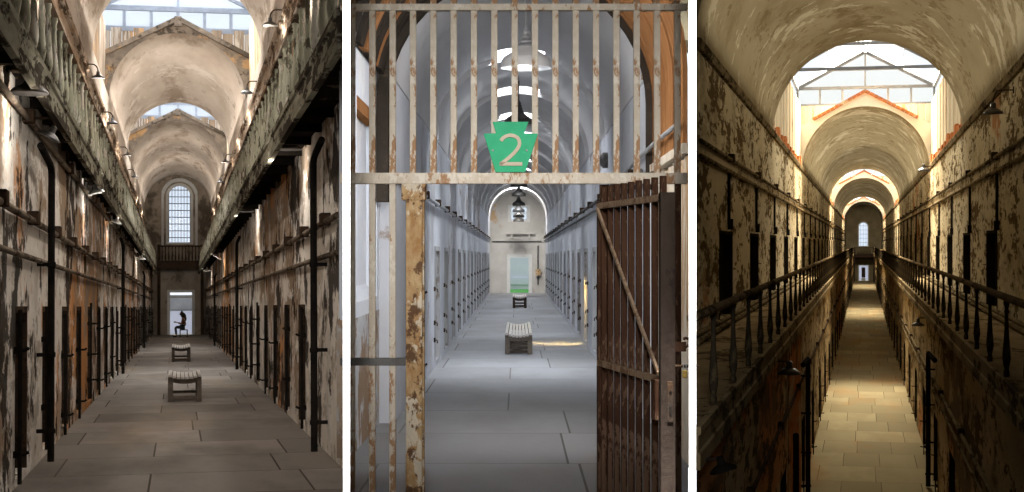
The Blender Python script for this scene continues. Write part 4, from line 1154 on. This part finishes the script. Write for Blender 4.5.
    rnd = random.Random(5); top = [(30.5 + 6.0 * i / 10, 3.6 + rnd.uniform(-.5, .5)) for i in range(11)]
    pm = MB(); poly = [(30.5, .0), (36.5, .0)] + list(reversed(top)); n = len(poly)
    vs = [(-1.46, y, z) for y, z in poly] + [(-1.446, y, z) for y, z in poly]
    pm.add(vs, [(i, (i + 1) % n, (i + 1) % n + n, i + n) for i in range(n)] + [tuple(range(n)), tuple(range(n, 2 * n))])
    single('brick_patch', pm, MAT['brick_raw'], 'orange patch of bare brick between the two dark pipes at bottom left, ochre corridor', 'brickwork', W)
    # pipes
    def upper(s, X, z1, z2, ys, who):
        p = conduit(W, X, z1, (yb(X) if s < 0 else 10) + .1, YE - 5, .045, s, ys, MAT['pipe_ochre'], 'upper conduit with black boxes on the %s gallery wall of ochre corridor' % who, boxsz=.14)
        q = conduit(W, X, z2, (yb(X) if s < 0 else 10) + .1, YE - 5, .045, s, [], MAT['pipe_ochre'], 'lower conduit with drop pipes on the %s gallery wall of ochre corridor' % who)
        src = None; base = (yb(X) if s < 0 else 10) + .1
        for y in ys:
            if y - .5 < base: continue
            dz = z2 - 6.6
            if src is None: src = part('drop_pipe', MB().tube([(s * .02, 0, 0), (s * .02, 0, -dz)], .035, 8).box(-.04, .06, -.12, .12, -dz - .12, -dz + .1), MAT['iron'], q, loc=(0, y - .4 - base, 0))
            else: part_copy(src, q, (0, y - .4 - base, 0))
    upper(-1, -2.75, 7.94, 7.68, [31.7 + 8.25 * i for i in range(26)], 'left')
    upper(1, 2.95, 8.12, 7.80, [35.4 + 8.7 * i for i in range(24)], 'right')
    for s, X, who in ((-1, -2.75, 'left'), (1, 2.95, 'right')):
        for j, dx in enumerate((.12, .32)):
            y0 = yb(X + .33) + .2 if s < 0 else 10
            single('floor_pipe', MB().tube([(X - s * dx, y0, zg + .06), (X - s * dx, 120, zg + .06), (X - s * dx, YE - 15, zg + .06)], .05, 10), MAT['pipe_ochre'],
                   '%s pipe lying on the %s gallery floor of the ochre corridor' % (('outer', 'inner')[j], who), 'pipe', W, smooth=50)
    conduit(W, -1.46, 2.95, yb(-1.46) + .1, YE - 6, .03, -1, [19.5 + 7.3 * i for i in range(30)], MAT['iron_rust'], 'ground-level conduit with boxes along the left wall of ochre corridor', boxsz=.11)
    conduit(W, 1.78, 2.75, 12, YE - 6, .038, 1, [21 + 7.2 * i for i in range(30)], MAT['pipe_ochre'], 'ground-level conduit with boxes along the right wall of ochre corridor', boxsz=.11)
    conduit(W, 1.78, 2.45, 12, YE - 6, .03, 1, [], MAT['pipe_ochre'], 'plain ground-level conduit along the right wall of ochre corridor')
    downpipe(W, -1, -1.46, 36.8, 3.4, 3.0, .06, MAT['iron'], 'second tall dark pipe at bottom left of the ochre corridor')
    downpipe(W, -1, -1.46, 30.2, 2.3, 0, .06, MAT['iron'], 'nearest tall dark pipe at bottom left of the ochre corridor')
    downpipe(W, 1, 1.78, 39.4, 3.4, 3.6, .06, MAT['iron'], 'tall dark elbow pipe on the right ground-level wall of ochre corridor')
    D = MAT['enamel_dark']
    make_lamp(W, (2.55, 31.6, 8.80), 1, .40, D, 'black gooseneck lamp at upper right, ochre corridor', None, arm=.38, rise=.25)
    make_lamp(W, (2.55, 67.0, 9.3), 1, .55, D, 'dark dish lamp on the right boarded wall below the nearest skylight', None, arm=.38, rise=-.1)
    make_lamp(W, (-1.16, 24.6, 4.08), -1, .38, D, 'black gooseneck lamp hanging below the left gallery edge, ochre corridor', None, arm=.29, rise=.0)
    make_lamp(W, (-1.16, 12.9, 4.25), -1, .24, MAT['iron'], 'black lamp in the bottom left corner under the left gallery, ochre corridor', None, arm=.27, rise=-.03, tilt=-.3)
    make_lamp(W, (1.40, 40.5, 4.04), 1, .34, D, 'small dark lamp below the right gallery edge, ochre corridor', None, arm=.37, rise=.02)
corridor_c()

# ------------------------------------------------------------------ sky, daylight, added fills, camera
wd = bpy.data.worlds.new('World'); SC.world = wd; wd.use_nodes = True
nt = wd.node_tree; bg = nt.nodes['Background']
bg.inputs[0].default_value = (.90, .95, 1.0, 1); bg.inputs[1].default_value = 1.15

def area(name, W, loc, target, sx, sy, power, col, spread=180, along=None):
    l = bpy.data.lights.new(name, 'AREA'); l.shape = 'RECTANGLE'; l.size = sx; l.size_y = sy; l.energy = power; l.color = col
    l.spread = radians(spread)
    o = bpy.data.objects.new(name, l); COL.objects.link(o)
    M = W.M if W else Matrix.Identity(4)
    p = M @ Vector(loc); t = M @ Vector(target)
    z = (p - t).normalized(); ya = (M.to_3x3() @ Vector((0, 1, 0)))
    if along is None: o.rotation_euler = (t - p).to_track_quat('-Z', 'Y').to_euler()
    else:
        x = ya.cross(z).normalized(); y = z.cross(x)
        o.rotation_euler = Matrix((x, y, z)).transposed().to_euler()
    o.location = p
    return o
WARM = (1.0, .90, .71); COOL = (.93, .96, 1.0); SOFT = (1.0, .93, .85)
# daylight through the roof bays: added area lights boost it, out of sight over the vaults
def bay(W, y0, y1, zr, half, p_fwd, p_back, col):
    L = y1 - y0
    area('bay_daylight_forward', W, (0, y0 + .6, zr - .6), (0, y0 + L * .8, 2), half * 1.6, 1.2, p_fwd, col)
    area('bay_daylight_back', W, (0, y1 + .2, zr + .9), (0, y0 - 12, 2), half * 1.6, 1.2, p_back, col)
bay(A, 35.5, 43.6, 10.6, 2.2, 450, 2000, (1, .98, .95))
bay(A, 58.5, 64.0, 10.6, 2.2, 350, 1500, (1, .98, .95))
bay(C, 48, 71, 13.8, 3, 250, 8000, WARM)
bay(C, 131, 149, 13.8, 3, 3000, 5000, WARM)
bay(C, 210, 233, 13.8, 3, 3000, 5000, WARM)
# cove strips added as fill, with no fixtures, shining up at the vaults
def vault_fill(W, x, y0, y1, z, p, col):
    area('cornice_fill', W, (x, (y0 + y1) / 2, z), (x * .2, (y0 + y1) / 2, z + 3), .12, y1 - y0, p, col, along=1)
for s in (-1, 1):
    vault_fill(A, s * 1.72, 20, 35, 7.6, 75, SOFT); vault_fill(A, s * 1.72, 44, 58, 7.6, 90, SOFT); vault_fill(A, s * 1.72, 65, 90, 7.6, 90, SOFT)
    vault_fill(C, .1 + s * 2.2, 26, 47.5, 9.5, 165, WARM); vault_fill(C, .1 + s * 2.3, 72, 100, 9.6, 420, WARM); vault_fill(C, .1 + s * 2.3, 100, 130, 9.6, 260, WARM); vault_fill(C, .1 + s * 2.65, 150, 209, 9.72, 330, WARM)
def bulb(W, loc, p, col, r=.06):  # point light added as fill, not always at a fixture
    l = bpy.data.lights.new('fill_point', 'POINT'); l.energy = p; l.color = col; l.shadow_soft_size = r
    o = bpy.data.objects.new('fill_point', l); COL.objects.link(o); o.location = W.M @ Vector(loc)
for x, y, z in ((-1.2, 13.55, 3.36), (-1.2, 24.6, 3.32), (-1.2, 32.2, 3.28), (-1.2, 55, 3.2), (1.34, 19.5, 3.52), (1.34, 31.5, 3.46), (1.3, 54.7, 3.25), (1.34, 75.6, 3.25)):
    bulb(A, (x * .86, y, z - .12), 26, SOFT)  # fill added beside the gallery lamps
for x, y, z in ((-1.5, 31.3, 6.15), (-1.5, 49.5, 6.35), (1.5, 26.8, 6.5), (1.5, 52.5, 6.5)):
    bulb(A, (x, y, z), 60, SOFT)
for y in (16.5, 21.5):
    for x in (-1.4, 1.4): bulb(A, (x, y, 6.3), 220, SOFT)  # added fill for near galleries and walls, no fixture
for y in (40, 47, 70, 80):
    for x in (-1.4, 1.4): bulb(A, (x, y, 6.3), 110, SOFT)  # further added fill without fixtures
for i in range(9):
    area('slot_daylight', B, (.03, 23.5 + 5 * i, 6.2), (.03, 23.5 + 5 * i, 0), 1.3, 1.2, 900 if i == 0 else 520, COOL, along=1)  # area lights added above the crown slots to boost their daylight
area('slot_daylight', B, (.03, 68.4, 5.3), (.03, 73, 2), 1.2, .8, 450, (1, .97, .93))  # extra light added in the last slot to brighten the end wall
for k in (16.6, 27, 36):
    bulb(B, (.06, k, 3.7), 20, COOL, .1)
area('vestibule_fill', B, (.75, 12.2, 3.3), (-1.45, 14.9, 2.0), .9, .9, 45, COOL, 120)  # added fill in mid-air, standing in for side-window light
area('vestibule_fill', B, (-.8, 12.2, 3.3), (1.44, 15.2, 2.6), .9, .9, 45, (1, .96, .90), 120)  # second added fill, aimed at the boards on the right
area('floor_patch_fill', B, (1.27, 29.7, 1.5), (.75, 30.4, 0), .3, .3, 14, (1, .68, .28), 60)  # orange fill added by a closed cell door; the floor patch's source is assumed
area('gate_fill', None, (0, -3, 4.2), (0, 9, 1.9), .9, 1.3, 19, (1, .98, .96), 19)  # added front fill on the gate; the hall has no window
for i, k in enumerate((K1, K2)):
    area('divider_fill', None, (k * 6.38, 6.38, 5.2), (k * 6.88, 6.88, 1.9), .05, .2, 60, (1, 1, 1), 20)  # unseen fill added to whiten the dividers

cam = bpy.data.cameras.new('Camera'); co = bpy.data.objects.new('Camera', cam); COL.objects.link(co)
co.location = EYE; co.rotation_euler = (pi / 2, 0, 0)
cam.sensor_width = 36; cam.lens = F / 1024 * 36; cam.clip_start = .05; cam.clip_end = 1000
SC.camera = co
SC.view_settings.view_transform = 'Standard'
try: SC.view_settings.look = 'None'
except Exception: pass
SC.view_settings.exposure = 0; SC.view_settings.gamma = 1; SC.view_settings.use_curve_mapping = False
SC.cycles.use_denoising = True
SC.cycles.max_bounces = 8; SC.cycles.diffuse_bounces = 5; SC.cycles.transparent_max_bounces = 16
SC.cycles.sample_clamp_indirect = 6
